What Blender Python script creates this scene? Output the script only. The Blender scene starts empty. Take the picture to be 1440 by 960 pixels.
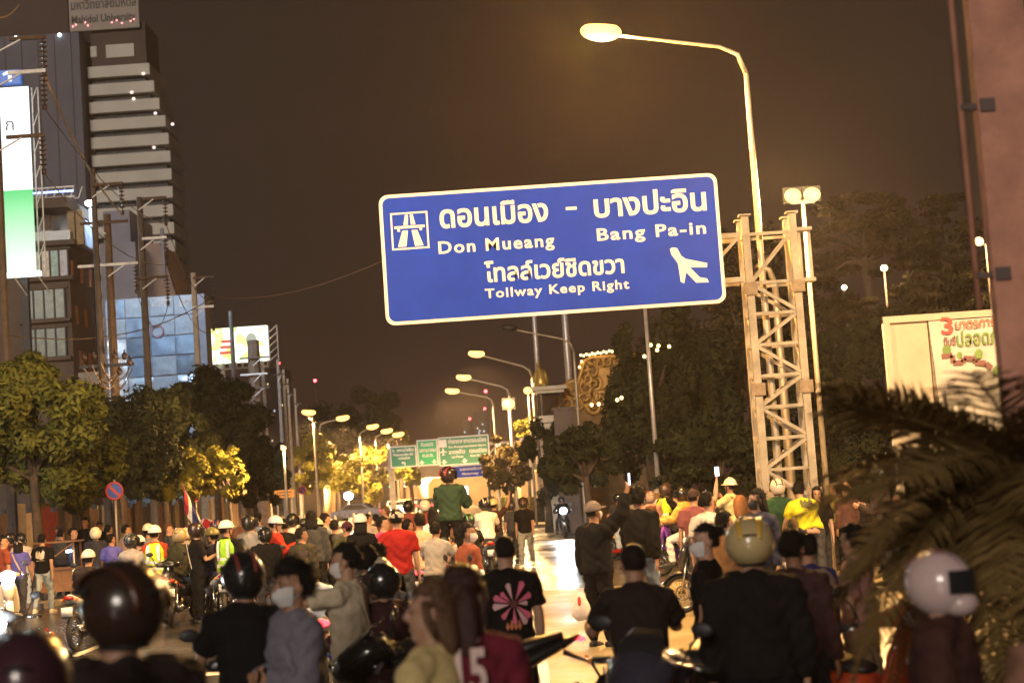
import bpy, math, random
import numpy as np
from mathutils import Vector as V, Matrix as M4
rad = math.radians
SC = bpy.context.scene
COL = SC.collection
# ------------------------------------------------------------------ camera, world, exposure
F = 2350.0                                   # focal length in photo pixels (1440 wide)
cd = bpy.data.cameras.new('camera'); cam = bpy.data.objects.new('camera', cd); COL.objects.link(cam)
cd.sensor_width = 36; cd.lens = 36 * F / 1440; cd.clip_end = 3000; cd.clip_start = .05
CP = V((0, 0, 1.97))
CR = M4.Rotation(rad(90 + 4.97), 3, 'X') @ M4.Rotation(-rad(3.9), 3, 'Z')
cam.matrix_world = M4.Translation(CP) @ CR.to_4x4()
cd.dof.use_dof = True; cd.dof.focus_distance = 29; cd.dof.aperture_fstop = 2.0; cd.dof.aperture_blades = 9
SC.camera = cam
SC.view_settings.view_transform = 'Standard'; SC.view_settings.look = 'None'
SC.view_settings.exposure = .62; SC.view_settings.gamma = 1
SC.render.engine = 'CYCLES'
SC.cycles.use_denoising = True; SC.cycles.max_bounces = 5; SC.cycles.diffuse_bounces = 2
SC.cycles.glossy_bounces = 2; SC.cycles.transparent_max_bounces = 8; SC.cycles.sample_clamp_indirect = 4
SC.cycles.caustics_reflective = False; SC.cycles.caustics_refractive = False; SC.cycles.use_light_tree = True

w = bpy.data.worlds.new('World'); SC.world = w; w.use_nodes = True
nt = w.node_tree; N = nt.nodes; bg = N['Background']; L = nt.links
sky = N.new('ShaderNodeTexSky'); sky.sky_type = 'NISHITA'; sky.sun_disc = False
sky.sun_elevation = rad(-6); sky.sun_rotation = rad(200); sky.sun_intensity = .2
L.new(sky.outputs[0], bg.inputs[0]); bg.inputs[1].default_value = .05
# low cloud lit from below by the city: even all round, a little brighter towards the horizon
tc = N.new('ShaderNodeTexCoord'); sep = N.new('ShaderNodeSeparateXYZ'); L.new(tc.outputs['Generated'], sep.inputs[0])
rmp = N.new('ShaderNodeValToRGB'); L.new(sep.outputs[2], rmp.inputs[0])
rmp.color_ramp.elements[0].position = 0; rmp.color_ramp.elements[0].color = (.023, .0108, .0084, 1)
rmp.color_ramp.elements[1].position = .45; rmp.color_ramp.elements[1].color = (.0118, .0092, .0076, 1)
e = rmp.color_ramp.elements.new(.12); e.color = (.0145, .0092, .0074, 1)
nz = N.new('ShaderNodeTexNoise'); nz.inputs['Scale'].default_value = 2.6; nz.inputs['Detail'].default_value = 5
L.new(tc.outputs['Generated'], nz.inputs[0])
mr = N.new('ShaderNodeMapRange'); mr.inputs[1].default_value = .3; mr.inputs[2].default_value = .7
mr.inputs[3].default_value = .8; mr.inputs[4].default_value = 1.25; L.new(nz.outputs[0], mr.inputs[0])
b2 = N.new('ShaderNodeBackground'); L.new(rmp.outputs[0], b2.inputs[0]); L.new(mr.outputs[0], b2.inputs[1])
ad = N.new('ShaderNodeAddShader'); L.new(bg.outputs[0], ad.inputs[0]); L.new(b2.outputs[0], ad.inputs[1])
L.new(ad.outputs[0], N['World Output'].inputs[0])
# the one weak "sun": the diffuse warm light of the city behind the photographer
sd = bpy.data.lights.new('sun', 'SUN'); sun = bpy.data.objects.new('sun', sd); COL.objects.link(sun)
sd.energy = .9; sd.angle = rad(14); sd.color = (1, .87, .74)
sun.rotation_euler = V((.25, 1, -.30)).to_track_quat('-Z', 'Y').to_euler()

# ------------------------------------------------------------------ helpers
rnd = random.Random(7)
ORD = ['first', 'second', 'third', 'fourth', 'fifth', 'sixth', 'seventh', 'eighth', 'ninth']
def ray(px, py): return CR @ V(((px - 720) / F, -(py - 480) / F, -1))
def W(px, py, D): return CP + ray(px, py) * D          # point seen at a photo pixel, D metres in front of the lens
def on_z(px, py, z=0):
    r = ray(px, py); return CP + r * ((z - CP.z) / r.z)

MATS = {}
def srgb(h): return tuple(((c / 255) / 12.92 if c <= 10 else ((c / 255 + .055) / 1.055) ** 2.4) for c in h)
def mat(name, col, rough=.6, metal=0., var=.25, scale=6., bump=0., bscale=None, coat=0., emit=None, es=0., spec=.5, rvar=0., trans=0.):
    if name in MATS: return MATS[name]
    m = bpy.data.materials.new(name); m.use_nodes = True; MATS[name] = m
    nt = m.node_tree; N = nt.nodes; L = nt.links; b = N['Principled BSDF']
    b.inputs['Roughness'].default_value = rough; b.inputs['Metallic'].default_value = metal
    b.inputs['Specular IOR Level'].default_value = spec; b.inputs['Coat Weight'].default_value = coat
    b.inputs['Base Color'].default_value = (*col, 1)
    if trans: b.inputs['Transmission Weight'].default_value = trans
    if var or bump or rvar:
        tc = N.new('ShaderNodeTexCoord'); nz = N.new('ShaderNodeTexNoise'); nz.inputs['Scale'].default_value = scale
        nz.inputs['Detail'].default_value = 6; nz.inputs['Roughness'].default_value = .65; L.new(tc.outputs['Object'], nz.inputs[0])
        if var:
            r = N.new('ShaderNodeValToRGB'); L.new(nz.outputs[0], r.inputs[0])
            r.color_ramp.elements[0].position = .3; r.color_ramp.elements[1].position = .72
            r.color_ramp.elements[0].color = (*[c * (1 - var) for c in col], 1)
            r.color_ramp.elements[1].color = (*[min(1, c * (1 + var)) for c in col], 1)
            L.new(r.outputs[0], b.inputs['Base Color'])
        if rvar:
            r = N.new('ShaderNodeMapRange'); r.inputs[1].default_value = .35; r.inputs[2].default_value = .65
            r.inputs[3].default_value = max(.02, rough - rvar); r.inputs[4].default_value = rough + rvar
            L.new(nz.outputs[0], r.inputs[0]); L.new(r.outputs[0], b.inputs['Roughness'])
        if bump:
            n2 = N.new('ShaderNodeTexNoise'); n2.inputs['Scale'].default_value = bscale or scale * 4; n2.inputs['Detail'].default_value = 4
            L.new(tc.outputs['Object'], n2.inputs[0]); bp = N.new('ShaderNodeBump'); bp.inputs['Strength'].default_value = bump
            bp.inputs['Distance'].default_value = .02; L.new(n2.outputs[0], bp.inputs['Height']); L.new(bp.outputs[0], b.inputs['Normal'])
    if emit:
        b.inputs['Emission Color'].default_value = (*emit, 1); b.inputs['Emission Strength'].default_value = es
    return m
def cloth(c): return mat('cloth_%02d_%02d_%02d' % tuple(int(x * 99) for x in c), c, .9, var=.18, scale=9, bump=.35, bscale=28, spec=.08)
def paint(c): return mat('paint_%02d_%02d_%02d' % tuple(int(x * 99) for x in c), c, .28, var=.06, scale=5, coat=.6, rvar=.08)
def glow(name, c, s): return mat(name, (.02, .02, .02), .4, var=0, emit=c, es=s)

class MB:
    def __init__(s): s.v = []; s.f = []
    def add(s, vs, fs):
        o = len(s.v); s.v += [tuple(p) for p in vs]; s.f += [tuple(i + o for i in f) for f in fs]; return s
    def box(s, c, d, R=None):
        vs = [V((x * d[0] / 2, y * d[1] / 2, z * d[2] / 2)) for x in (-1, 1) for y in (-1, 1) for z in (-1, 1)]
        if R: vs = [R @ p for p in vs]
        return s.add([p + V(c) for p in vs], [(0, 1, 3, 2), (4, 6, 7, 5), (0, 4, 5, 1), (2, 3, 7, 6), (0, 2, 6, 4), (1, 5, 7, 3)])
    def bar(s, a, b, wd, dp=None, up=(0, 0, 1)):
        a = V(a); b = V(b); z = (b - a); l = z.length; z.normalize(); u = V(up)
        if abs(z.dot(u)) > .98: u = V((0, 1, 0))
        x = u.cross(z).normalized(); y = z.cross(x)
        R = M4((x, y, z)).transposed(); return s.box((a + b) / 2, (wd, dp or wd, l), R)
    def tube(s, pts, r, n=8, cap=True, ref=None):
        pts = [V(p) for p in pts]; k = len(pts)
        if not isinstance(r, (list, tuple)): r = [r] * k
        r = [(q, q) if not isinstance(q, (list, tuple)) else q for q in r]
        vs = []; x = None
        for i in range(k):
            t = (pts[min(i + 1, k - 1)] - pts[max(i - 1, 0)])
            t = t.normalized() if t.length > 1e-9 else V((0, 0, 1))
            if x is None:
                u = V(ref) if ref else (V((1, 0, 0)) if abs(t.x) < .9 else V((0, 1, 0)))
                x = (u - t * u.dot(t)).normalized()
            else:
                x = (x - t * x.dot(t)); x = x.normalized() if x.length > 1e-6 else V((1, 0, 0))
            y = t.cross(x)
            for j in range(n):
                a = 2 * math.pi * j / n; vs.append(pts[i] + x * math.cos(a) * r[i][0] + y * math.sin(a) * r[i][1])
        fs = [(i * n + j, i * n + (j + 1) % n, (i + 1) * n + (j + 1) % n, (i + 1) * n + j) for i in range(k - 1) for j in range(n)]
        if cap: fs += [tuple(reversed(range(n))), tuple((k - 1) * n + j for j in range(n))]
        return s.add(vs, fs)
    def ell(s, c, r, R=None, n=14, m=9, z0=-1., z1=1., fn=None):
        c = V(c); vs = []
        a0 = math.asin(max(-1, z0)); a1 = math.asin(min(1, z1))
        for i in range(m + 1):
            p = a0 + (a1 - a0) * i / m
            for j in range(n):
                a = 2 * math.pi * j / n
                q = V((math.cos(p) * math.cos(a) * r[0], math.cos(p) * math.sin(a) * r[1], math.sin(p) * r[2]))
                if fn: q = fn(q)
                if R: q = R @ q
                vs.append(c + q)
        fs = [(i * n + j, i * n + (j + 1) % n, (i + 1) * n + (j + 1) % n, (i + 1) * n + j) for i in range(m) for j in range(n)]
        fs += [tuple(reversed(range(n))), tuple(m * n + j for j in range(n))]
        return s.add(vs, fs)
    def prism(s, poly, y0, y1, T=None):
        """polygon in x,z pushed from y0 to y1"""
        n = len(poly); vs = [V((x, y0, z)) for x, z in poly] + [V((x, y1, z)) for x, z in poly]
        if T: vs = [T @ p for p in vs]
        return s.add(vs, [tuple(range(n)), tuple(reversed(range(n, 2 * n)))] + [(i, n + i, n + (i + 1) % n, (i + 1) % n) for i in range(n)])
    def ring(s, c, R0, r, axis='X', n=24, k=8, sq=1.):
        c = V(c); vs = []
        for i in range(n):
            a = 2 * math.pi * i / n
            for j in range(k):
                b = 2 * math.pi * j / k; q = R0 + r * math.cos(b); h = r * sq * math.sin(b)
                p = {'X': (h, q * math.cos(a), q * math.sin(a)), 'Z': (q * math.cos(a), q * math.sin(a), h), 'Y': (q * math.cos(a), h, q * math.sin(a))}[axis]
                vs.append(c + V(p))
        return s.add(vs, [(i * k + j, ((i + 1) % n) * k + j, ((i + 1) % n) * k + (j + 1) % k, i * k + (j + 1) % k) for i in range(n) for j in range(k)])
    def mesh(s, name, smooth=True):
        me = bpy.data.meshes.new(name); me.from_pydata(s.v, [], s.f); me.update()
        if smooth: me.polygons.foreach_set('use_smooth', [True] * len(me.polygons))
        me.materials.append(None); return me
    def build(s, name, m, parent=None, smooth=False):
        me = s.mesh(name, smooth)
        return put(name, me, m, parent)
def fast_mesh(name, vs, quads, smooth=False):
    vs = np.asarray(vs, np.float32); q = np.asarray(quads, np.int32); k = q.shape[1]
    me = bpy.data.meshes.new(name); me.vertices.add(len(vs)); me.vertices.foreach_set('co', vs.ravel())
    me.loops.add(q.size); me.loops.foreach_set('vertex_index', q.ravel())
    me.polygons.add(len(q)); me.polygons.foreach_set('loop_start', np.arange(0, q.size, k, dtype=np.int32))
    if smooth: me.polygons.foreach_set('use_smooth', np.ones(len(q), bool))
    me.update(calc_edges=True); me.materials.append(None); return me
def put(name, me, m, parent=None, T=None):
    o = bpy.data.objects.new(name, me); COL.objects.link(o)
    if m is not None and me is not None:
        o.material_slots[0].link = 'OBJECT'; o.material_slots[0].material = m
    if parent: o.parent = parent
    if T is not None: o.matrix_local = T
    return o
def thing(name, label, cat, loc=(0, 0, 0), rz=0., group=None, scale=1.):
    o = bpy.data.objects.new(name, None); COL.objects.link(o); o.empty_display_size = .2
    o.location = loc; o.rotation_euler = (0, 0, rz); o.scale = (scale,) * 3
    return tag(o, label, cat, group)
def tag(o, label, cat, group=None):
    o['label'] = label; o['category'] = cat
    if group: o['group'] = group
    return o
def struct(o, kind='structure'): o['kind'] = kind; return o
def light(parent, kind, loc, P, col=(1, .58, .23), aim=None, size=.15, cone=150, blend=.6):
    d = bpy.data.lights.new('lamp_light', kind); o = bpy.data.objects.new('lamp_light', d); COL.objects.link(o)
    d.energy = P; d.color = col; d.shadow_soft_size = size
    if kind == 'SPOT': d.spot_size = rad(cone); d.spot_blend = blend
    o.parent = parent; o.location = loc
    o.rotation_euler = V(aim or (0, 0, -1)).to_track_quat('-Z', 'Y').to_euler()
    return o
def text_mesh(body, size=1., bold=.0, name='lettering', ext=.004, sp=1.):
    c = bpy.data.curves.new(name, 'FONT'); c.body = body; c.size = size; c.offset = bold; c.extrude = ext; c.space_character = sp; c.resolution_u = 3
    o = bpy.data.objects.new(name, c); COL.objects.link(o)
    dg = bpy.context.evaluated_depsgraph_get(); me = bpy.data.meshes.new_from_object(o.evaluated_get(dg))
    bpy.data.objects.remove(o); bpy.data.curves.remove(c)
    if not me.materials: me.materials.append(None)
    return me
SODIUM = (1, .66, .30)
BULB = glow('sodium_bulb', (1, .50, .12), 2.6); BULBF = glow('sodium_bulb_far', (1, .58, .22), 4)
WHITE_GLOW = glow('white_lamp', (.85, .93, 1), 25)
GALV = mat('galvanised_steel', (.42, .40, .37), .5, .5, var=.3, scale=4, bump=.1)
CONC = mat('pole_concrete', (.10, .08, .07), .85, var=.3, scale=3, bump=.3)
DARKM = mat('dark_metal', (.03, .03, .032), .5, .4, var=.2)
BLACK = mat('black_rubber', (.012, .012, .012), .7, var=.2)
CHROME = mat('bright_metal', (.7, .7, .7), .18, 1., var=.1)
# ------------------------------------------------------------------ ground, road, kerbs, markings
def wet_asphalt():
    m = bpy.data.materials.new('wet_asphalt'); m.use_nodes = True
    N = m.node_tree.nodes; L = m.node_tree.links; b = N['Principled BSDF']
    tc = N.new('ShaderNodeTexCoord')
    def noise(s, d=5, r=.6):
        n = N.new('ShaderNodeTexNoise'); n.inputs['Scale'].default_value = s; n.inputs['Detail'].default_value = d
        n.inputs['Roughness'].default_value = r; L.new(tc.outputs['Object'], n.inputs[0]); return n
    big = noise(.16); fine = noise(38, 3); mid = noise(1.6)
    r = N.new('ShaderNodeValToRGB'); L.new(mid.outputs[0], r.inputs[0])
    r.color_ramp.elements[0].position = .3; r.color_ramp.elements[0].color = (.035, .033, .031, 1)
    r.color_ramp.elements[1].position = .75; r.color_ramp.elements[1].color = (.075, .07, .064, 1)
    L.new(r.outputs[0], b.inputs['Base Color'])
    m2 = N.new('ShaderNodeMapRange'); m2.inputs[1].default_value = .38; m2.inputs[2].default_value = .6
    m2.inputs[3].default_value = .10; m2.inputs[4].default_value = .36; L.new(big.outputs[0], m2.inputs[0]); L.new(m2.outputs[0], b.inputs['Roughness'])
    bp = N.new('ShaderNodeBump'); bp.inputs['Distance'].default_value = .006; bp.inputs['Strength'].default_value = .55
    L.new(fine.outputs[0], bp.inputs['Height']); b2 = N.new('ShaderNodeBump'); b2.inputs['Distance'].default_value = .02; b2.inputs['Strength'].default_value = .5
    L.new(mid.outputs[0], b2.inputs['Height']); L.new(bp.outputs[0], b2.inputs['Normal']); L.new(b2.outputs[0], b.inputs['Normal'])
    return m
ASPH = wet_asphalt()
def sheet(name, x0, x1, y0, y1, z, m):
    return struct(MB().add([(x0, y0, z), (x1, y0, z), (x1, y1, z), (x0, y1, z)], [(0, 1, 2, 3)]).build(name, m))
sheet('ground', -900, 900, -60, 1400, -.02, mat('earth', (.09, .07, .05), .95, scale=.3, bump=.3))
sheet('road', -11, 60, -20, 420, 0, ASPH)
PAVE = mat('pavement_slabs', (.22, .19, .16), .7, var=.3, scale=2, bump=.3)
struct(MB().box((-15.1, 180, .06), (8.2, 460, .14)).build('pavement', PAVE))
struct(MB().box((-10.85, 180, .055), (.28, 460, .15)).build('kerb', mat('kerb_stone', (.35, .33, .3), .7, scale=2, var=.3)))
# planted median that carries the lamp posts and hedges, ending before the crossing
def med(y): return 2.6 - .075 * (y - 66)
pts = [(med(y) + 1.6, y) for y in range(79, 240, 14)] + [(med(y) - 1.6, y) for y in reversed(range(79, 240, 14))]
struct(MB().add([(x, y, .005) for x, y in pts] + [(x, y, .15) for x, y in pts],
    [tuple(range(len(pts), 2 * len(pts)))] + [(i, (i + 1) % len(pts), len(pts) + (i + 1) % len(pts), len(pts) + i) for i in range(len(pts))]).build('median', mat('median_soil', (.16, .13, .09), .9, scale=1.5)))
struct(MB().box((25.5, 100, .06), (23, 140, .14)).build('verge', mat('verge_ground', (.07, .06, .035), .95, scale=1, bump=.4)))
sheet('crossing_concrete', .15, 12, 16.5, 31.6, .004, mat('pale_wet_concrete', (.22, .17, .09), .46, var=.35, scale=1.1, bump=.35, bscale=9, rvar=.16))
WL = mat('road_paint', (.62, .58, .5), .5, var=.3, scale=3)
def mark(pl, label):
    o = MB().add([(x, y, .004) for x, y in pl], [tuple(range(len(pl)))]).build('road_marking', WL); return struct(o)
for k in range(12):
    y = 24 + k * 11
    for x in (-6.6, -2.8):
        sx = x - .03 * (y - 24) * (1 if x > -4 else .2)
        mark([(sx, y), (sx + .14, y), (sx + .04, y + 4), (sx - .1, y + 4)], '')
mark([(-10.4, 20.0), (-1.2, 20.0), (-1.2, 20.4), (-10.4, 20.4)], '')
mark([(1.2, 43.0), (7.8, 43.0), (7.8, 43.45), (1.2, 43.45)], '')

# ------------------------------------------------------------------ the big blue direction sign on its lattice gantry
SD = 29.0
SB = mat('sign_blue', (.010, .044, .42), .55, var=.16, scale=1.1, rvar=.1, spec=.12)
SW = mat('sign_white', (.74, .68, .58), .45, var=.10, scale=6)
SWO = mat('sign_white_worn', (.62, .50, .50), .55, var=.35, scale=14)
so = W(776, 350, SD)
sign = thing('road_sign', 'large blue Thai and English direction sign with white border hanging out over the road', 'road sign', so)
def sloc(px, py, y=0):
    r = ray(px, py); p = CP + r * ((so.y - CP.y) / r.y) - so; return V((p.x, y, p.z))
def rrect(w, h, r, n=5):
    p = []
    for cx, cz, a0 in ((w / 2 - r, h / 2 - r, 0), (-w / 2 + r, h / 2 - r, 90), (-w / 2 + r, -h / 2 + r, 180), (w / 2 - r, -h / 2 + r, 270)):
        p += [(cx + r * math.cos(rad(a0 + 90 * i / n)), cz + r * math.sin(rad(a0 + 90 * i / n))) for i in range(n + 1)]
    return p
SWD, SHT = 5.90, 2.28
MB().prism(rrect(SWD, SHT, .16), 0, .06).build('border', SW, sign)
pw = (SWD - .12) / 5
MB().prism(rrect(SWD - .12, SHT - .12, .12), -.0015, .002).build('sign_back', SB, sign)
for k in range(5):                                     # five sheets with fine joints
    x0, x1 = -SWD / 2 + .06 + k * pw + .003, -SWD / 2 + .06 + (k + 1) * pw - .003; h = SHT / 2 - .06; c_ = .10
    pl_ = [(x0, -h), (x1, -h), (x1, h), (x0, h)] if 0 < k < 4 else ([(x0 + c_, -h), (x1, -h), (x1, h), (x0 + c_, h), (x0, h - c_), (x0, -h + c_)] if k == 0 else [(x0, -h), (x1 - c_, -h), (x1, -h + c_), (x1, h - c_), (x1 - c_, h), (x0, h)])
    MB().prism(pl_, -.0055 - .0012 * (k % 2), -.0015).build('sign_sheet', SB, sign)
    for z in (-.75, 0, .75):
        for x in (x0 + .05, x1 - .05): MB().ell((x, -.005, z), (.014, .006, .014), None, 8, 4).build('rivet', SB, sign)
def fit(parent, body, a, b, m, bold=.02, y=-.009, hscale=None, name='lettering', sp=1.):
    """lettering whose lower left stands at local point a and whose right end reaches b.x"""
    me = text_mesh(body, 1, bold, sp=sp); co = np.array([v.co[:] for v in me.vertices]); x0, x1 = co[:, 0].min(), co[:, 0].max()
    sx = (b[0] - a[0]) / (x1 - x0); sz = hscale or sx
    q = np.stack([a[0] + (co[:, 0] - x0) * sx, -co[:, 2], a[2] + co[:, 1] * sz + (co[:, 0] - x0) / (x1 - x0) * (b[2] - a[2])], 1)
    me.vertices.foreach_set('co', q.astype(np.float32).ravel()); me.update()
    o = put(name, me, m, parent, M4.Translation((0, y, 0))); o['kind'] = 'stuff'; return o
for body, a, b, m in (('ดอนเมือง', (619, 320.5), (771.5, 310), SW), ('บางปะอิน', (836, 305.5), (994, 295), SW),
                      ('Don Mueang', (617, 355), (780, 347.5), SW), ('Bang Pa-in', (840, 338.5), (993, 328), SW),
                      ('โทลล์เวย์ชิดขวา', (682.5, 395.5), (878.5, 384), SW), ('Tollway Keep Right', (682.5, 419.5), (885, 405), SW)):
    thai = ord(body[0]) > 1000
    A = sloc(*a); B = sloc(*b); z = (A.z + B.z) / 2; A.z = B.z = z
    fit(sign, body, A, B, m, .026 if thai else .022, hscale=(.54 if thai else .30) if body[0] not in 'โT' else (.42 if thai else .225), sp=1. if thai else 1.16)
A = sloc(797, 296)
MB().box((A.x + .08, -.010, A.z + .03), (.19, .007, .052)).build('dash', SW, sign)
# motorway pictogram in its square frame
A = sloc(549.6, 301); c = sloc(576.3, 324.5); s = .31
fr = MB()
for dx, dz, wx, wz in ((0, s, 2 * s + .03, .03), (0, -s, 2 * s + .03, .03), (s, 0, .03, 2 * s - .03), (-s, 0, .03, 2 * s - .03)):
    fr.box((c.x + dx, -.0105, c.z + dz), (wx, .008, wz))
fr.build('pictogram_frame', SW, sign)
def wedge(pts, name): return MB().prism([(c.x + x * s, c.z + z * s) for x, z in pts], -.0145, -.0065).build(name, SW, sign)
wedge([(-.72, -.88), (-.24, -.88), (-.1, .02), (-.42, .02)], 'carriageway'); wedge([(.24, -.88), (.72, -.88), (.42, .02), (.1, .02)], 'carriageway')
wedge([(-.34, .34), (-.08, .34), (-.05, .9), (-.22, .9)], 'carriageway'); wedge([(.08, .34), (.34, .34), (.22, .9), (.05, .9)], 'carriageway')
wedge([(-.85, .14), (.85, .14), (.85, .29), (-.85, .29)], 'bridge_deck')
for x in (-.62, .62): wedge([(x - .07, -.02), (x + .07, -.02), (x + .07, .14), (x - .07, .14)], 'bridge_pier')
pl = [(942, 350), (946, 348), (952, 349), (958, 360), (964, 364), (994.5, 370), (994, 376), (970, 376), (984, 390), (994, 391.5), (997, 397), (979, 397.5), (965, 383), (962, 398.5), (957, 396), (955, 381), (953, 370), (944, 358)]
q = [sloc(*p) for p in pl]
MB().prism([(p.x, p.z) for p in q], -.0145, -.0065).build('airplane_symbol', SW, sign)
for i in range(1, 6):
    MB().box((-SWD / 2 + i * SWD / 6, .075, 0), (.05, .03, SHT - .2)).build('back_rail', GALV, sign)
for z in (-.5, .35):
    MB().box((0, .13, z), (SWD - .3, .08, .08)).build('support_beam', GALV, sign)

GP = mat('gantry_paint', (.31, .27, .205), .6, var=.4, scale=2.2, bump=.2)
GR = mat('gantry_rust', (.24, .18, .12), .8, var=.4, scale=8)
gD = 29.6
g0 = W(1111, 690, gD); gb = V((g0.x, g0.y, 0))
gan = thing('sign_gantry', 'cream steel lattice tower that carries the blue direction sign, right of the sign', 'gantry', gb)
ztop = W(1050, 316, gD).z; GW = .85; GDp = .62
xl = -.42 ; xr = xl + GW
for x in (xl, xr):
    for y in (0, GDp):
        MB().box((x, y, ztop / 2 + .1), (.13, .13, ztop + .2)).build('leg', GP, gan)
        MB().box((x, y, ztop + .23), (.21, .21, .03)).build('leg_cap', GP, gan)
nb = 9; zs = [.3 + i * (ztop - 1.3) / nb for i in range(nb + 1)] + [ztop - .12]
for i, z in enumerate(zs):
    for y in (0, GDp): MB().box(((xl + xr) / 2, y, z), (GW - .13, .055, .055)).build('rung', GP, gan)
    for x in (xl, xr): MB().box((x, GDp / 2, z), (.06, GDp - .17, .06)).build('rung', GP, gan)
for i in range(len(zs) - 1):
    a, b = (xl + .06, xr - .06) if i % 2 else (xr - .06, xl + .06)
    for y in (-.01, GDp + .01):
        MB().bar((a, y, zs[i] + .04), (b, y, zs[i + 1] - .04), .06, .06, (0, 1, 0)).build('brace', GP, gan)
    for x in (xl, xr): MB().bar((x, .08, zs[i] + .04), (x, GDp - .08, zs[i + 1] - .04), .06, .05, (1, 0, 0)).build('brace', GP, gan)
for z in (ztop - .12, ztop - .92):                     # arms out to the sign
    for y in (.0, GDp): MB().box((xl - 2.7, y + .002, z), (5.2, .09, .09)).build('arm', GP, gan)
for k in range(4):
    MB().bar((xl - .12 - k * .9, 0, ztop - .14), (xl - .9 - k * .9, 0, ztop - .9), .06, .06, (0, 1, 0)).build('brace', GP, gan)
for dx in (.12, .3):                                   # small service cage on the right leg
    MB().box((xr + dx, .1, ztop - .52), (.045, .05, .95)).build('cage_post', GP, gan)
for z in (ztop - .08, ztop - 1.0): MB().box((xr + .2, .12, z), (.28, .3, .06)).build('cage_rail', GP, gan)
for x in (xl, xr):
    for z in (1.5, 3.4, 5.2): MB().box((x, -.095, z), (.24, .02, .22)).build('flange', GR, gan)

# ------------------------------------------------------------------ street lamps
LP = mat('lamp_post_steel', (.40, .35, .28), .45, .4, var=.2, scale=4)
def lamp(hx, hy, kx, ky, D, label, P=0, arm=True, foot=None, group=None, bulb=None, lit=True, r=.07, k=1., cone=150, kind='SPOT', aim=None, lcol=(1, .58, .23)):
    """head at photo pixel hx,hy and bend of the post near kx,ky, both D metres off"""
    h = W(hx, hy, D); t = W(kx, ky, D); b = V((t.x, t.y, 0))
    if foot: b = V((on_z(*foot).x, t.y, 0))
    o = thing('street_lamp', label, 'street lamp', b, 0, group)
    H = h - b; T = V((0, 0, t.z)); d = V((H.x, H.y, 0)).normalized(); arml = (H - T).to_2d().length
    pts = [V((0, 0, 0)), V((0, 0, 1.2)), V((0, 0, T.z - .9)), V((0, 0, T.z - .35)), T + d * .12 + V((0, 0, .02)), T + d * .45 + V((0, 0, .12 + .15 * (H.z - T.z - .12)))]
    pts += [T + d * (.45 + (arml - .45) * q) + V((0, 0, .12 + (H.z - T.z - .12) * (.15 + .85 * q))) for q in (.35, .7, .96)]
    MB().tube(pts[:4], [r * 1.5, r * 1.4, r, r * .9], 10).build('post', LP, o, True)
    MB().tube(pts[3:], [r * .9, r * .8, r * .7, r * .6, r * .55, r * .5], 8).build('arm', LP, o, True)
    MB().box((0, 0, .03), (.45, .45, .06)).build('base_plate', LP, o)
    R = V((d.x, d.y, .10)).to_track_quat('X', 'Z').to_matrix()
    MB().ell(H + V((0, 0, .05)), (.33 * k, .13 * k, .10 * k), R, 16, 6, .25, 1).build('lamp_head', LP, o, True)
    MB().ell(H + V((0, 0, .03)), (.36 * k, .16 * k, .17 * k), R, 18, 10, -1, .62).build('lamp_glass', (bulb or BULB) if lit else DARKM, o, True)
    if P: light(o, kind, H + V((0, 0, -.26 * k)), P, lcol, aim, cone=cone, size=.18, blend=.5)
    return o
near = lamp(845, 47, 1047, 78, 30.5, 'tall lit street lamp behind the lattice tower, its arm reaching left over the sign', 7500, k=1.05, kind='POINT', lcol=(1, .47, .10), r=.052)
lamp(-330, -330, -720, -300, 19.5, 'street lamp on the left pavement out of frame, lighting the crowd', 9000, r=.08, cone=122, aim=(.28, .58, -.72), lcol=(1, .62, .28))
lamp(1780, -420, 2300, -380, 18.5, 'street lamp on the right side out of frame, lighting the sign', 9500, r=.08, cone=120, aim=(-.25, .60, -.70), lcol=(1, .62, .28))
RG = 'lamps along the median'
lamp(716, 462, 806, 483, 68, 'unlit street lamp with dark arm just below the blue sign', 0, group=RG, lit=False, r=.06)
lamp(670, 498, 748, 521, 87, 'lit median lamp, highest of the three under the blue sign', 14000, group=RG, r=.08, k=1.2)
lamp(652, 531, 716, 548, 103, 'lit median lamp, middle one of the three under the blue sign', 14000, group=RG, r=.08, k=1.3)
lamp(636, 550, 693, 562, 117, 'lit median lamp, lowest of the three under the blue sign', 14000, group=RG, r=.08, k=1.4)
LG = 'lamps along the left pavement'
for i, (hx, hy, kx, D, lb) in enumerate(((434, 580, 441, 133, 'lit lamp above the yellow tree, nearest of the left row'), (482, 588, 449, 146, 'lit left lamp on a long arm over the yellow tree'),
        (524, 600, 505, 168, 'lit left lamp between the long armed one and the far cluster'), (544, 606, 527, 181, 'lit left lamp, first of the close cluster left of the green signs'),
        (560, 611, 545, 193, 'lit left lamp, middle of the close cluster left of the green signs'), (567, 615, 556, 205, 'lit left lamp, nearest the green signs'))):
    lamp(hx, hy, kx, hy + 9, D, lb, 26000, group=LG, r=.09, k=1.55 + .1 * i)
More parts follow.
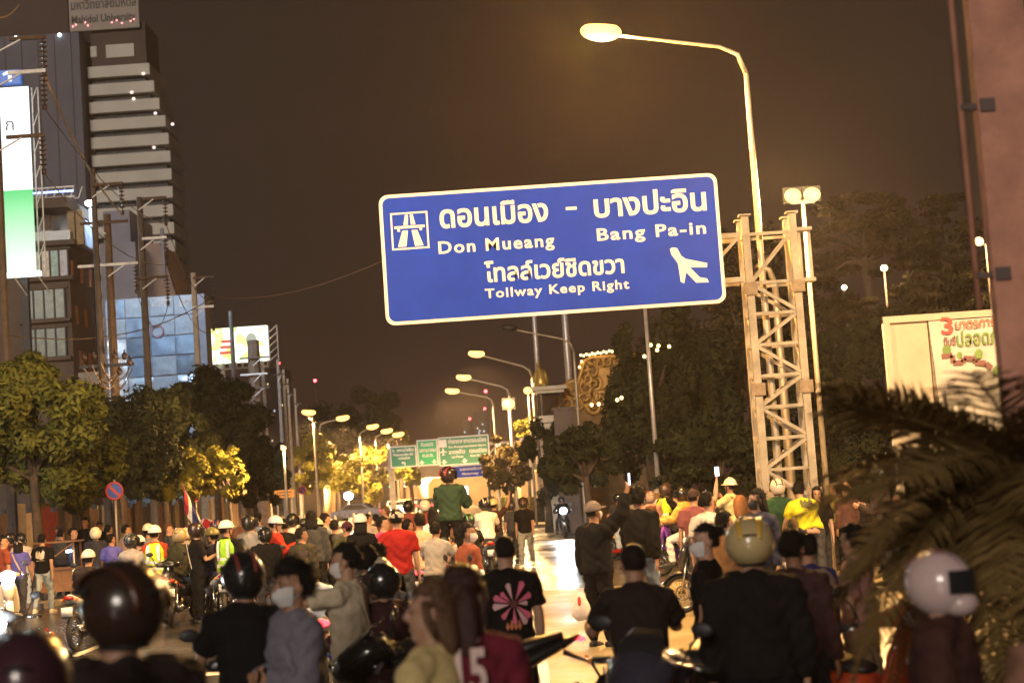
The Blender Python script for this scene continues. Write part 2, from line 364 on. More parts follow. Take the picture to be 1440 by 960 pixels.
def post_top(px, py, D, label, P=0, n=1, gap=.5, k=.22, h=None, bulb=None, group=None, aim=None, cone=150, name='post_lamp'):
    h = W(px, py, D); o = thing(name, label, 'lamp', (h.x, h.y, 0), 0, group)
    MB().tube([(0, 0, 0), (0, 0, h.z * .5), (0, 0, h.z - .1)], [.06, .05, .042], 10).build('post', LP, o, True)
    if n > 1: MB().box((0, 0, h.z - .12), (gap * (n - 1) + .1, .06, .06)).build('crossbar', LP, o)
    for i in range(n):
        x = (i - (n - 1) / 2) * gap
        q = MB().box((x, .05, h.z + .02), (k * 1.7, .12, k * 1.5)).build('floodlight', DARKM, o)
        MB().ell((x, -.03, h.z), (k * .8, k * .35, k * .7), None, 14, 8).build('lamp_glass', bulb or BULB, q, True)
    if P: light(o, 'SPOT', (0, -.25, h.z), P, aim=aim or (0, -.5, -.8), cone=cone, size=.25)
    return o
post_top(1128, 275, 31.6, 'pair of bright sodium floodlights on a post behind the lattice tower', 7000, 2, .36, .20, aim=(-.35, -.8, -.6), cone=140)
post_top(715, 568, 90, 'bright starry lamp on a short post by the median trees', 2200, 1, k=.42, cone=160)
post_top(742, 549, 78, 'small lit lamp on a thin post beside the golden statue', 700, 1, k=.24)
post_top(1386, 339, 58, 'twin lamps shining through the branches at far right', 500, 2, .5, .22, bulb=BULBF)
post_top(1243, 377, 62, 'small pale lamp on a thin post seen through the big trees', 150, 1, k=.16, bulb=glow('pale_lamp', (1, .85, .5), 9))
post_top(1187, 404, 80, 'tiny lamp low among the dark trees beside the lattice tower', 0, 1, k=.16, bulb=glow('pale_lamp', (1, .85, .5), 9))
post_top(399, 630, 58, 'small bare lamp on a slim post left of the yellow tree', 2600, 1, k=.12, aim=(-1, .1, -.25), cone=140)
post_top(490, 697, 150, 'bright white floodlight standing low under the far left trees', 600, 1, k=.5, bulb=WHITE_GLOW)
# plain tall steel poles
POLE = mat('steel_flagpole', (.55, .52, .52), .4, .5, var=.15)
def pole(px, ytop, D, r, label, m=POLE, name='flagpole'):
    t = W(px, ytop, D); o = thing(name, label, 'pole', (t.x, t.y, 0))
    MB().tube([(0, 0, 0), (0, 0, t.z * .6), (0, 0, t.z)], [r, r * .85, r * .7], 12).build('shaft', m, o, True)
    MB().ell((0, 0, t.z), (r, r, r)).build('finial', m, o, True); return o
pole(743, 330, 84, .15, 'pale flagpole behind the blue sign, left one of two, above the statue')
pole(786, 330, 82, .20, 'thick pale flagpole behind the blue sign, right one of two')
pole(906, 420, 55, .085, 'slim steel pole standing in front of the dark trees')
t = lamp(1080, 366, 1088, 380, 42, 'slim blueish lamp post seen through the lattice tower', 0, lit=False, r=.09, k=.5)

# ------------------------------------------------------------------ right foreground column with pipe, billboard
COLM = mat('pink_column', (.58, .27, .18), .7, var=.3, scale=3, bump=.2)
c0 = W(1428, 420, 9.0)
o = thing('column', 'tall pink painted column at the right edge, out of focus', 'column', (c0.x + .03, c0.y, 0))
MB().box((0, 0, 4.2), (.30, .10, 8.4)).build('shaft', COLM, o)
MB().box((0, 0, .12), (.5, .4, .24)).build('plinth', COLM, o)
MB().tube([(-.235, -.02, 2.75), (-.235, -.02, 8.4)], .017, 8).build('pipe', COLM, o, True)
for z in (2.93, 3.85, 4.6, 5.3):
    MB().box((-.19, -.02, z), (.10, .05, .03)).build('pipe_bracket', mat('bracket_steel', (.12, .08, .07), .6), o)
    MB().box((-.10, -.058, z), (.08, .02, .07)).build('pipe_bracket', mat('bracket_steel', (.12, .08, .07), .6), o)
BBD = 30.
BP = mat('billboard_panel', (.50, .42, .30), .6, var=.15, scale=1.2, bump=.2)
BN = mat('banner_vinyl', (.56, .51, .43), .5, var=.12, scale=2, bump=.3, bscale=5)
A = W(1240, 446, BBD)
bb = thing('billboard', 'cream billboard with a torn road safety banner behind the palm fronds', 'billboard', (A.x, A.y, 0))
H = A.z
MB().box((1.5, 0, H - .06), (3.0, .12, .12)).build('frame_rail', BP, bb); MB().box((1.5, 0, 2.06), (3.0, .12, .12)).build('frame_rail', BP, bb)
for x in (.06, 2.94): MB().box((x, 0, H / 2), (.12, .125, H - .002)).build('post', BP, bb)
MB().box((.86, 0, H / 2), (.10, .10, H - .3)).build('post', GR, bb)
MB().box((.46, .03, (H + 2) / 2), (.68, .03, H - 2.25)).build('panel', BP, bb)
MB().box((1.9, .05, (H + 2) / 2), (1.95, .03, H - 2.25)).build('panel', BP, bb)
bv = [];bf = []
nx, nz_ = 16, 12
for i in range(nx + 1):
    for j in range(nz_ + 1):
        u, v_ = i / nx, j / nz_
        x = .80 + u * 2.1 + (.12 * (1 - v_) * (1 - u)); z = H - .14 - (1 - v_) * (H - 2.35) + .05 * math.sin(5 * u) * (1 - v_)
        bv.append((x, -.075 + .02 * math.sin(9 * u + 5 * v_) + .012 * math.sin(17 * v_ - 6 * u), z))
for i in range(nx):
    for j in range(nz_): bf.append((i * (nz_ + 1) + j, (i + 1) * (nz_ + 1) + j, (i + 1) * (nz_ + 1) + j + 1, i * (nz_ + 1) + j + 1))
ban = MB().add(bv, bf).build('banner', BN, bb, True)
PR = mat('print_red', (.55, .06, .04), .5, var=.1); PG = mat('print_green', (.16, .26, .05), .5, var=.2); PB = mat('print_brown', (.20, .08, .06), .5, var=.2); PO = mat('print_orange', (.62, .18, .10), .5, var=.1)
def bl(px, py): 
    r = ray(px, py); p = CP + r * ((A.y - CP.y) / r.y) - V((A.x, A.y, 0)); return p
for body, a, b, m, hs in (('3', (1322, 470), (1339, 470), PR, .42), ('มาตรการ', (1342, 463), (1398, 458), PO, .23), ('ขับขี่', (1325, 487), (1342, 486), PB, .2), ('ปลอดภัย', (1344, 488), (1414, 481), PG, .36)):
    fit(ban, body, bl(*a), bl(*b), m, .02, y=-.118, hscale=hs)
pts = [bl(*p) for p in ((1322, 502), (1337, 500), (1338, 511), (1352, 510), (1353, 504), (1368, 505), (1369, 510), (1384, 511), (1392, 518))]
for a, b in zip(pts, pts[1:]): MB().bar((a.x, -.118, a.z), (b.x, -.118, b.z), .09, .006, (0, 1, 0)).build('printed_road', PB, ban)
for px, py, r in ((1329, 493, .08), (1374, 498, .07), (1347, 500, .05), (1400, 522, .08)):
    p = bl(px, py); MB().ell((p.x, -.118, p.z), (r, .004, r * 1.3), None, 10, 6).build('printed_tree', PG, ban)

# ------------------------------------------------------------------ far green gantry signs, flyover, far buildings
GD = 112.
def pxbox(p0, p1, D):
    a = W(*p0, D); b = W(*p1, D); return a, b
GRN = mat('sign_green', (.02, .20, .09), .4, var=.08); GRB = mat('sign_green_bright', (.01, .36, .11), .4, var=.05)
def far_sign(x0, y0, x1, y1, D, m, label, rows, arrows=(), name='road_sign', roll=.068, em=None):
    """x0,y0 upper left and x1,y1 lower right in the photo"""
    c = W((x0 + x1) / 2, (y0 + y1) / 2, D); k = D / F
    wd = (x1 - x0) * k * .995; ht = ((y1 - y0) + (x1 - x0) * roll * .9) * k * .92
    o = thing(name, label, 'road sign', c)
    MB().box((0, .06, 0), (wd, .08, ht)).build('border', SW, o); MB().box((0, .015, 0), (wd - .16, .03, ht - .16)).build('sign_face', m, o)
    for body, u0, u1, v_, hs in rows:
        fit(o, body, V((-wd / 2 + u0 * wd, 0, ht / 2 - v_ * ht)), V((-wd / 2 + u1 * wd, 0, ht / 2 - v_ * ht)), SW, .03, y=-.004, hscale=hs * ht)
    for u, v_, kind in arrows:
        x = -wd / 2 + u * wd; z = ht / 2 - v_ * ht; s = ht * .07
        if kind == 'down': pl = [(-.5, 1.2), (.5, 1.2), (.5, .2), (1.6, .3), (0, -1.2), (-1.6, .3), (-.5, .2)]
        elif kind == 'left': pl = [(-1.6, .6), (-.4, 1.6), (-.4, 1), (1, .8), (1.2, -1.3), (.3, -1.3), (.2, .1), (-.4, .2), (-.4, -.4)]
        elif kind == 'square': pl = [(-1.9, -1.9), (1.9, -1.9), (1.9, 1.9), (-1.9, 1.9)]
        else: pl = [(-.3, 2), (.3, 2), (.4, .8), (1.8, 0), (1.8, -.4), (.4, 0), (.3, -1), (.9, -1.6), (-.9, -1.6), (-.3, -1), (-.4, 0), (-1.8, -.4), (-1.8, 0), (-.4, .8)]
        MB().prism([(x + a * s, z + b * s) for a, b in pl], -.008, 0).build('arrow' if kind in ('down', 'left') else 'symbol', SW, o)
    return o
far_sign(548.5, 626.5, 586, 657, GD, GRN, 'dull green far sign with a left turn arrow, leftmost of the three green signs', [('ถ. พหลโยธิน', .08, .9, .26, .2), ('Phahonyothin Rd.', .12, .88, .45, .16), ('นอกเมือง', .3, .75, .62, .16)], [(.5, .82, 'left')])
far_sign(586.5, 617, 616, 655, GD, GRB, 'bright green far sign with two down arrows, middle of the three green signs', [('ดินแดง', .2, .8, .25, .2), ('มหานาคม', .12, .9, .47, .2), ('ต.ส.ต.', .25, .78, .66, .18)], [(.2, .87, 'down'), (.8, .87, 'down')])
far_sign(616.5, 613, 688.5, 652.5, GD, GRN, 'widest green far sign, for the airport, right of the bright green one', [('ท่าอากาศยานดอนเมือง', .2, .95, .24, .2), ('Don Mueang International Airport', .2, .94, .39, .1), ('ลาดพร้าว', .2, .52, .6, .19), ('ดอนเมือง', .6, .95, .6, .19), ('Lat Phrao', .25, .48, .74, .11), ('Don Mueang', .62, .93, .74, .11)], [(.09, .22, 'square'), (.09, .52, 'plane'), (.1, .87, 'down'), (.5, .87, 'down'), (.9, .87, 'down')])
o = thing('sign_gantry', 'distant steel gantry beam carrying the three green signs', 'gantry', V((W(549, 650, GD).x, W(600, 640, GD).y + .35, 0)))
x1 = W(745, 640, GD).x - o.location.x; zt = W(600, 640, GD).z
for z in (zt - .6, zt + .5): MB().box((x1 / 2, 0, z), (x1, .18, .18)).build('beam', GP, o)
for i in range(9): MB().bar((x1 * i / 9, 0, zt - .6), (x1 * (i + 1) / 9, 0, zt + .5), .1, .1, (0, 1, 0)).build('brace', GP, o)
for x in (0, x1): MB().box((x, 0, zt / 2), (.35, .35, zt + 1)).build('leg', GP, o)
FB = mat('flyover_concrete', (.42, .34, .22), .8, var=.2, scale=.4)
FD = 235.
a = W(430, 700, FD); fz0 = W(600, 677, FD).z; fz1 = W(600, 656, FD).z
fo = thing('flyover', 'concrete flyover lit orange from below, crossing behind the green signs', 'bridge', (0, a.y, 0))
MB().box((-12, 0, (fz0 + fz1) / 2), (64, 9, fz1 - fz0 - 1.0)).build('deck', FB, fo)
MB().box((-12, -4.6, fz1 - .1), (64, .25, .8)).build('parapet', FB, fo); MB().box((-12, 4.6, fz1 - .1), (64, .25, .8)).build('parapet', FB, fo)
for x in (-40, -27, -14, -1, 12): MB().tube([(x, 0, 0), (x, 0, fz0 - .4), (x, 0, fz0 + .5)], [.8, .8, 1.6], 14).build('pier', FB, fo, True)
for x in (-30, -12, -5, 3): light(fo, 'POINT', (x, -2, fz0 - .5), 12000, (1, .5, .15), size=.4)
MB().box((-1, 24, 2.2), (34, .3, 4.4)).build('retaining_wall', FB, fo)
far_sign(629, 654.5, 688, 670.5, 150, SB, 'small blue far sign hanging under the green signs', [('มอเตอร์เวย์', .3, .85, .4, .3), ('Motorway', .35, .75, .75, .26)], [(.1, .4, 'square')])
far_sign(568, 676, 594, 683, 200, SB, 'tiny blue sign under the flyover', [('ลาดพร้าว', .2, .8, .6, .4)])
far_sign(730, 615, 742, 627, 92, SB, 'tiny blue sign beside the median tree', [('ทางออก', .15, .85, .6, .3)])
far_sign(697, 620, 704, 628, 95, SB, 'tiny blue sign left of the median tree crown', [('ขาออก', .15, .85, .6, .3)])
FT = mat('far_tower_wall', (.05, .045, .05), .8, var=.1, scale=.1)
WG = [glow('lit_window_warm', (1, .75, .45), 1.2), glow('lit_window_cool', (.6, .8, 1), 1.2)]
RED = glow('red_beacon', (1, .05, .06), 14)
for (x0, x1, yt, D, lb) in ((650, 662, 592, 900, 'slim far tower block on the skyline, left of a pair'), (664, 684, 578, 880, 'taller far tower block on the skyline with a red beacon'), (365, 396, 518, 420, 'dark tower block with a few lit windows left of the slim poles')):
    a = W(x0, yt, D); b = W(x1, yt, D); wd = b.x - a.x; o = thing('tower_block', lb, 'building', ((a.x + b.x) / 2, a.y, 0))
    MB().box((0, 8, a.z / 2), (wd, 16, a.z)).build('wall', FT, o)
    for i in range(10):
        wz = a.z * rnd.uniform(.3, .97); wx = rnd.uniform(-.45, .45) * wd
        MB().box((wx, -.05, wz), (D * .0006, .1, D * .0009)).build('window', WG[rnd.random() < .6], o)
    MB().ell((wd * .4, 0, a.z + 1), (D * .0006,) * 3).build('beacon', RED, o)
for px, py, lb in ((443, 535, 'small red aircraft warning light high on a far mast'), (446, 578, 'small red warning light just right of the nearest left lamp'), (683, 550, 'red warning light left of the median lamps')):
    p = W(px, py, 500); o = thing('radio_mast', lb, 'mast', (p.x, p.y, 0)); MB().tube([(0, 0, 0), (0, 0, p.z)], [.25, .08], 6).build('mast', FT, o); MB().ell((0, 0, p.z), (.45, .45, .45)).build('beacon', RED, o)
o = thing('traffic_light', 'red traffic light on a post at the edge of the median trees', 'traffic light', V((W(686, 655, 96).x, W(686, 655, 96).y, 0))); z = W(682, 655, 96).z
MB().tube([(0, 0, 0), (0, 0, z + .5)], .07).build('post', DARKM, o); MB().box((-.2, 0, z), (.34, .25, 1.0)).build('housing', DARKM, o); MB().ell((-.2, -.14, z + .3), (.15, .06, .15)).build('red_light', glow('red_signal', (1, .05, .12), 14), o)
o = thing('traffic_light', 'tiny green traffic light beneath the flyover', 'traffic light', V((W(550, 684, 190).x, W(550, 684, 190).y, 0))); z = W(550, 684, 190).z
MB().tube([(0, 0, 0), (0, 0, z + .5)], .08).build('post', DARKM, o); MB().box((0, 0, z), (.4, .3, 1.1)).build('housing', DARKM, o); MB().ell((0, -.17, z), (.2, .06, .2)).build('green_light', glow('green_signal', (.05, 1, .3), 8), o)
# ------------------------------------------------------------------ left side: tower, buildings, billboards
TD = 300.
TW = mat('tower_band_paint', (.66, .62, .55), .7, var=.12, scale=.15, bump=.1, bscale=1)
TG = mat('tower_dark_glass', (.012, .012, .014), .4, var=.5, scale=.2, spec=.2)
TBR = mat('tower_brown_wall', (.09, .06, .05), .8, var=.2, scale=.1)
TBL = mat('tower_blue_lit_wall', (.15, .15, .19), .75, var=.15, scale=.12)  # bluish light of the LED screen is put into this wall colour
bx = W(130, 250, TD)
tw = thing('university_tower', 'striped university tower with pale concrete bands and name board on its roof', 'building', (bx.x, bx.y, 0))
L2 = lambda px, py, D=TD: W(px, py, D) - V((bx.x, bx.y, 0))
corner = [207, 214, 222, 231, 236, 239, 241, 243, 244, 246, 248, 250, 252]
zprev = None
for i in range(26):
    y = 88 + 25.6 * min(i, 12); xr_ = L2(corner[min(i, 12)], y).x; zt_ = L2(165, y).z - max(0, i - 12) * 3.28
    if zt_ < 2.5: break
    MB().box((xr_ / 2, 6, zt_ - 1.02), (xr_, 12, 2.04)).build('balcony_band', TW, tw)
    MB().box((xr_ / 2 - .3, 7.4, zt_ - 2.66), (xr_ - 1.4, 12, 1.24)).build('window_band', TG, tw)
    if i < 13:
        for k in range(5): MB().box((xr_ * (k + .6) / 5.3, 1.3, zt_ - 2.66), (.12, .2, 1.23)).build('mullion', DARKM, tw)
zt_ = L2(165, 88).z; a = L2(122, 60); b = L2(200, 60)
MB().box(((a.x + b.x) / 2, 6.5, zt_ + 4.0), (b.x - a.x, 11, 8.0)).build('roof_block', TBR, tw)
for p0, p1 in (((121, 62), (131, 77)), ((143, 60), (184, 76))):
    q0, q1 = L2(*p0), L2(*p1); MB().box(((q0.x + q1.x) / 2, .9, (q0.z + q1.z) / 2 + .3), (q1.x - q0.x, .3, q0.z - q1.z)).build('pale_panel', TW, tw)
a = L2(92, 20); b = L2(191, 20); za = L2(140, 36).z
MB().box(((a.x + b.x) / 2, .2, za + 3.6), (b.x - a.x, .4, 7.4)).build('name_board', mat('name_board', (.40, .35, .31), .7, var=.1, scale=.3), tw)
BT = mat('board_letters', (.05, .04, .045), .6, var=.2)
fit(tw, 'มหาวิทยาลัยมหิดล', V((a.x + .4, 0, za + 3.9)), V((b.x - .4, 0, za + 3.9)), BT, .02, y=-.06, hscale=2.3)
fit(tw, 'Mahidol University', V((a.x + .4, 0, za + 1.35)), V((b.x - .6, 0, za + 1.35)), BT, .025, y=-.06, hscale=2.0)
for k in range(9):
    MB().ell((a.x + .6 + (b.x - a.x - 1.2) * [0, .05, .2, .24, .62, .7, .78, .92, .97][k], -.1, za + .8 + .3 * (k % 3)), (.16, .1, .13)).build('red_bulb', glow('red_board_bulb', (1, .3, .3), 2.5), tw)
for px, py in ((199, 101), (183, 128), (186, 137), (217, 158), (216, 207), (238, 170)):
    p = L2(px, py); MB().ell((p.x, -.12 if px < 230 else 2, p.z), (.3, .2, .26)).build('lit_window', glow('tower_window', (1, .75, .68), 1.3), tw)
a = L2(-40, 200); b = L2(119, 150); zt_ = L2(80, 49).z
MB().box(((a.x + b.x) / 2, 4, zt_ / 2), (b.x - a.x, 14, zt_)).build('blue_lit_block', TBL, tw)
for k in range(7): MB().box((a.x + (b.x - a.x) * (k + .5) / 7, -3.05, zt_ / 2), (.12, .1, zt_ - .4)).build('panel_joint', TBR, tw)
a = L2(-30, 20); b = L2(90, 20)
MB().box(((a.x + b.x) / 2, 5, zt_ + 6), (b.x - a.x, 10, 12)).build('upper_block', TBR, tw)
for px, py in ((25, 58), (86, 54)): p = L2(px, py); MB().ell((p.x, -3.3, p.z + .3), (.3, .3, .3)).build('roof_light', glow('roof_light', (.8, .95, 1), 5), tw)

BD = 82.
BW = mat('brown_building_wall', (.13, .095, .075), .85, var=.2, scale=.8, bump=.15)
GLS = mat('green_window_glass', (.16, .22, .18), .25, var=.4, scale=2.5)
bx = W(100, 430, BD)
bd = thing('corner_building', 'brown corner building with green windows and a lit roof terrace under the striped tower', 'building', (bx.x, bx.y, 0))
L3 = lambda px, py, D=BD: W(px, py, D) - V((bx.x, bx.y, 0))
zt_ = L3(60, 345).z; xl_ = L3(-40, 430).x
MB().box((xl_ / 2, 2.2, zt_ / 2), (-xl_, 4.4, zt_)).build('wall', BW, bd)
MB().box((xl_ / 2 + .1, 2.2, zt_ + .1), (-xl_ + .5, 4.8, .25)).build('roof_slab', BW, bd)
CB = [(.3, .36, .3), (.5, .4, .28), (.12, .3, .26), (.32, .30, .36)]
for (x0, y0, x1, y1, n, kind) in ((44, 353, 95, 391, 4, 1), (33, 409, 92, 451, 4, 0), (38, 464, 95, 505, 4, 0), (-30, 409, 2, 451, 2, 0)):
    a = L3(x0, (y0 + y1) / 2); b = L3(x1, (y0 + y1) / 2); zc = a.z; h = (y1 - y0) * BD / F
    MB().box(((a.x + b.x) / 2, -.02, zc + h / 2 + .05), (b.x - a.x + .3, .22, .1)).build('window_ledge', BW, bd); MB().box(((a.x + b.x) / 2, -.06, zc - h / 2 - .09), (b.x - a.x + .5, .4, .18)).build('window_ledge', BW, bd)
    for k in range(n):
        x = a.x + (b.x - a.x) * (k + .5) / n; wd = (b.x - a.x) / n
        q = MB().box((x, -.05, zc), (wd - .1, .06, h - .06)).build('window_pane', GLS if not kind else mat('poster_window_%d' % k, CB[k], .3, var=.5, scale=3), bd)
        MB().box((x + wd / 2, -.06, zc), (.07, .12, h)).build('window_frame', DARKM, q)
WT = mat('terrace_wall', (.42, .43, .47), .7, var=.1, scale=1)
a = L3(40, 316); b = L3(94, 316); z1 = L3(60, 296).z
MB().box(((a.x + b.x) / 2, 3, (zt_ + z1) / 2 + .1), (b.x - a.x, 3.2, z1 - zt_ - .1)).build('terrace_room', WT, bd)
p = L3(58, 306); MB().box((p.x, .45, p.z - .1), (.45, .1, .75)).build('shutter', BW, bd)
MB().box((xl_ / 2, 1.9, z1 + .35), (-xl_ + .3, 4.8, .5)).build('terrace_roof', BW, bd)
for px in (96, 108): p = L3(px, 316); MB().box((p.x, .3, (zt_ + z1) / 2), (.35, .3, z1 - zt_)).build('terrace_pillar', mat('tan_pillar', (.36, .26, .15), .8), bd)
MB().box((xl_ / 2, -.1, zt_ + .45), (-xl_ + .3, .06, .5)).build('parapet_glass', mat('parapet_glass', (.10, .11, .14), .2), bd)
p = L3(121, 300); MB().box((p.x, .8, p.z), (.28, .1, .9)).build('lit_doorway', glow('lit_doorway', (.65, .85, 1), 1.6), bd)
tr = MB(); za = z1 + .62
for k in range(14):
    x = xl_ * .45 * (1 - k / 13.) + .55 * k / 13
    x2 = xl_ * .45 * (1 - (k + 1) / 13.) + .55 * (k + 1) / 13
    MB().bar((x, .2, za), (x2, .2, za + (.55 if k % 2 else 0) + .0), .04, .04).build('truss_web', GALV, bd)
MB().box((xl_ * .2, .2, za + .1), (-xl_ * .55, .07, .07)).build('truss_chord', GALV, bd); MB().box((xl_ * .2, .2, za + .6), (-xl_ * .55, .07, .07)).build('truss_chord', GALV, bd)
MB().box((xl_ * .18, .1, za + .36), (-xl_ * .5, .05, .09)).build('light_tube', glow('blue_tube', (.30, .45, 1), 2.6), bd)
p = L3(122, 283); MB().ell((p.x, .1, p.z), (.22, .1, .15)).build('white_floodlight', WHITE_GLOW, bd)
light(bd, 'SPOT', (p.x + .3, -.4, p.z + .4), 10000, (.50, .74, 1), (.42, .9, -.18), .3, 110)
for i in range(9):
    MB().box((.02, .4 + i * .44, zt_ - 1.2 - (i % 4) * 2.2), (.12, .3, .9)).build('side_sign', mat('faded_orange_board', (.45, .18, .08), .7), bd)
# LED advertising board with blue letter box on top
LD = 70.
a = W(5, 250, LD); b = W(45, 250, LD)
lb = thing('advertising_screen', 'tall glowing white and green advertising screen at far left', 'billboard', (a.x, a.y, 0))
wd = b.x - a.x; ztop_ = W(25, 120, LD).z; zmid = W(25, 268, LD).z; zbot = W(25, 384, LD).z
m = bpy.data.materials.new('screen_picture'); m.use_nodes = True
N = m.node_tree.nodes; L = m.node_tree.links; em = N['Principled BSDF']; tc = N.new('ShaderNodeTexCoord'); sp = N.new('ShaderNodeSeparateXYZ'); L.new(tc.outputs['Object'], sp.inputs[0])
mr = N.new('ShaderNodeMapRange'); mr.inputs[1].default_value = zbot; mr.inputs[2].default_value = zmid; L.new(sp.outputs[2], mr.inputs[0])
rp = N.new('ShaderNodeValToRGB'); L.new(mr.outputs[0], rp.inputs[0]); rp.color_ramp.elements[0].color = (.72, 1, .74, 1); rp.color_ramp.elements[1].color = (.06, .50, .14, 1)
em.inputs['Base Color'].default_value = (.02, .02, .02, 1); L.new(rp.outputs[0], em.inputs['Emission Color']); em.inputs['Emission Strength'].default_value = 1.0
MB().box((wd / 2, 0, (zmid + zbot) / 2), (wd, .12, zmid - zbot)).build('green_screen', m, lb)
MB().box((wd / 2, 0, (zmid + ztop_) / 2 + .001), (wd, .12, ztop_ - zmid - .002)).build('white_screen', glow('white_screen', (.93, .98, 1), 1.15), lb)
p = W(13, 183, LD); fit(lb, 'ก', V((.2, 0, p.z)), V((.54, 0, p.z)), mat('screen_letter', (.01, .01, .01), .6), 0, y=-.07)
MB().box((wd / 2, -.02, zbot - .12), (wd + .4, .3, .2)).build('light_trough', glow('trough_light', (.9, 1, .95), 1.6), lb)
for k in range(14):
    z0 = zbot + (ztop_ - zbot) * k / 14; z1_ = zbot + (ztop_ - zbot) * (k + 1) / 14
    MB().bar((wd + .1, .2, z0), (wd + .32, .2, z1_) if k % 2 else (wd + .1, .25, z1_), .04, .04).build('frame_web', GALV, lb)
for x in (wd + .08, wd + .34): MB().box((x, .25, (zbot + ztop_) / 2), (.05, .05, ztop_ - zbot)).build('frame_chord', GALV, lb)
for x in (.25, wd + .05): MB().bar((x, -.1, zbot - .15), (x + .5, .1, zbot - 1.0), .05, .05).build('bracket', GALV, lb)
MB().box((wd / 2, .4, zbot / 2), (.3, .3, zbot)).build('post', DARKM, lb)
q0 = W(7, 117, LD).z; q1 = W(7, 97, LD).z
bx_ = MB().box((wd / 2 - .1, 0, (q0 + q1) / 2), (.85, .3, q1 - q0)).build('logo_box', glow('blue_logo_box', (.02, .10, .36), .9), lb)
lg = glow('white_logo', (.8, .9, 1), .9); c_ = wd / 2 - .1
MB().prism([(c_ - .08, q0 + .1), (c_ + .07, q0 + .1), (c_ + .07, q0 + .42), (c_ + .3, q0 + .36), (c_ + .28, q0 + .5), (c_ + .2, q0 + .56), (c_ - .08, q0 + .56), (c_ - .3, q0 + .46), (c_ - .28, q0 + .36), (c_ - .08, q0 + .42)], -.17, -.155).build('letter_shape', lg, lb)
light(lb, 'SPOT', (wd / 2, -.4, (zmid + zbot) / 2), 1500, (.8, 1, .85), (.3, -1, -.4), 1.0, 150)
# greyish blocks and tarpaulin clad building
GB = mat('grey_render', (.24, .22, .24), .8, var=.15, scale=.6); GB2 = mat('tan_render', (.30, .20, .15), .8, var=.15, scale=.6)
MD = 125.
bx = W(138, 350, MD); mb_ = thing('grey_building', 'plain grey blocks with a sloping gable between the tower and the tarpaulin clad building', 'building', (bx.x, bx.y, 0))
L4 = lambda px, py, D=MD: W(px, py, D) - V((bx.x, bx.y, 0))
def blk(par, Lf, x0, y0, x1, dep, m, name, z0=0., yo=0.):
    a = Lf(x0, y0); b = Lf(x1, y0); MB().box(((a.x + b.x) / 2, dep / 2 + yo, (a.z + z0) / 2), (b.x - a.x, dep, a.z - z0)).build(name, m, par)
blk(mb_, L4, 136, 292, 174, 8, GB, 'upper_block', yo=1.5); blk(mb_, L4, 140, 343, 190, 8, GB, 'front_block')
a = L4(176, 410); b = L4(236, 410); zt_ = L4(200, 334).z
MB().prism([(a.x, 0), (b.x, 0), (b.x, a.z), (b.x - 1.0, zt_), (a.x + 1.2, zt_), (a.x, a.z + 2)], 3, 10).build('gable_block', GB2, mb_)
q = L4(218, 350); MB().box((q.x, 2.9, q.z), (.25, .3, 4)).build('downpipe', GB, mb_)
XD = 98.
bx = W(150, 480, XD); tb = thing('clad_building', 'building wrapped in shiny blue grey plastic sheets, glowing in cold light', 'building', (bx.x, bx.y, 0))
L5 = lambda px, py, D=XD: W(px, py, D) - V((bx.x, bx.y, 0))
zt_ = L5(210, 417).z; xr_ = L5(290, 480).x
MB().box((xr_ / 2, .95, zt_ / 2), (xr_, 1.7, zt_)).build('wall', GB, tb)
cols = [0, L5(178, 480).x, L5(213, 480).x, L5(247, 480).x, L5(274, 480).x]; rows_ = [zt_ - (zt_ - .5) * k / 12 for k in range(13)]
TP = [mat('tarp_silver', (.62, .66, .70), .32, .35, var=.15, scale=2, bump=1., bscale=2.2), mat('tarp_blue', (.22, .27, .34), .5, .1, var=.2, scale=2, bump=.6, bscale=2.5),
      mat('tarp_grey', (.34, .35, .37), .6, var=.2, scale=2, bump=.6, bscale=3), mat('tarp_dark', (.13, .16, .2), .5, var=.2, scale=2, bump=.5, bscale=3)]
pat = ['12  ', '2122', '0311', '0123', '0020', '0032', '1112', '1211', '2002', '2200', '3223', '2222']
tpm = {}
for i in range(12):
    for j in range(4):
        x0, x1 = cols[j] + .03, cols[j + 1] - .03; z1, z0 = rows_[i] - .03, rows_[i + 1] + .03
        v_ = []; f_ = []; n = 5
        for a_ in range(n + 1):
            for b_ in range(n + 1):
                e = 0 if a_ in (0, n) or b_ in (0, n) else rnd.uniform(-.10, .06)
                v_.append((x0 + (x1 - x0) * a_ / n, -.03 + e, z0 + (z1 - z0) * b_ / n))
        f_ = [(a_ * (n + 1) + b_, (a_ + 1) * (n + 1) + b_, (a_ + 1) * (n + 1) + b_ + 1, a_ * (n + 1) + b_ + 1) for a_ in range(n) for b_ in range(n)]
        k = pat[i][j]; MB().add(v_, f_).build('tarpaulin_sheet', TP[int(k) if k != ' ' else 2], tb, True)
p = L5(222, 466); MB().ring((p.x, -.14, p.z), .34, .06, 'Y', 16, 5).build('painted_ring', mat('faded_red', (.4, .2, .22), .6), tb)
for j in range(2):
    a = L5(213 + j * 38, 425); b = L5(240 + j * 34, 425)
    MB().box(((a.x + b.x) / 2, -.09, a.z), (b.x - a.x, .03, .5)).build('torn_banner', mat('torn_banner', (.42, .36, .33), .7, var=.4, scale=3), tb)
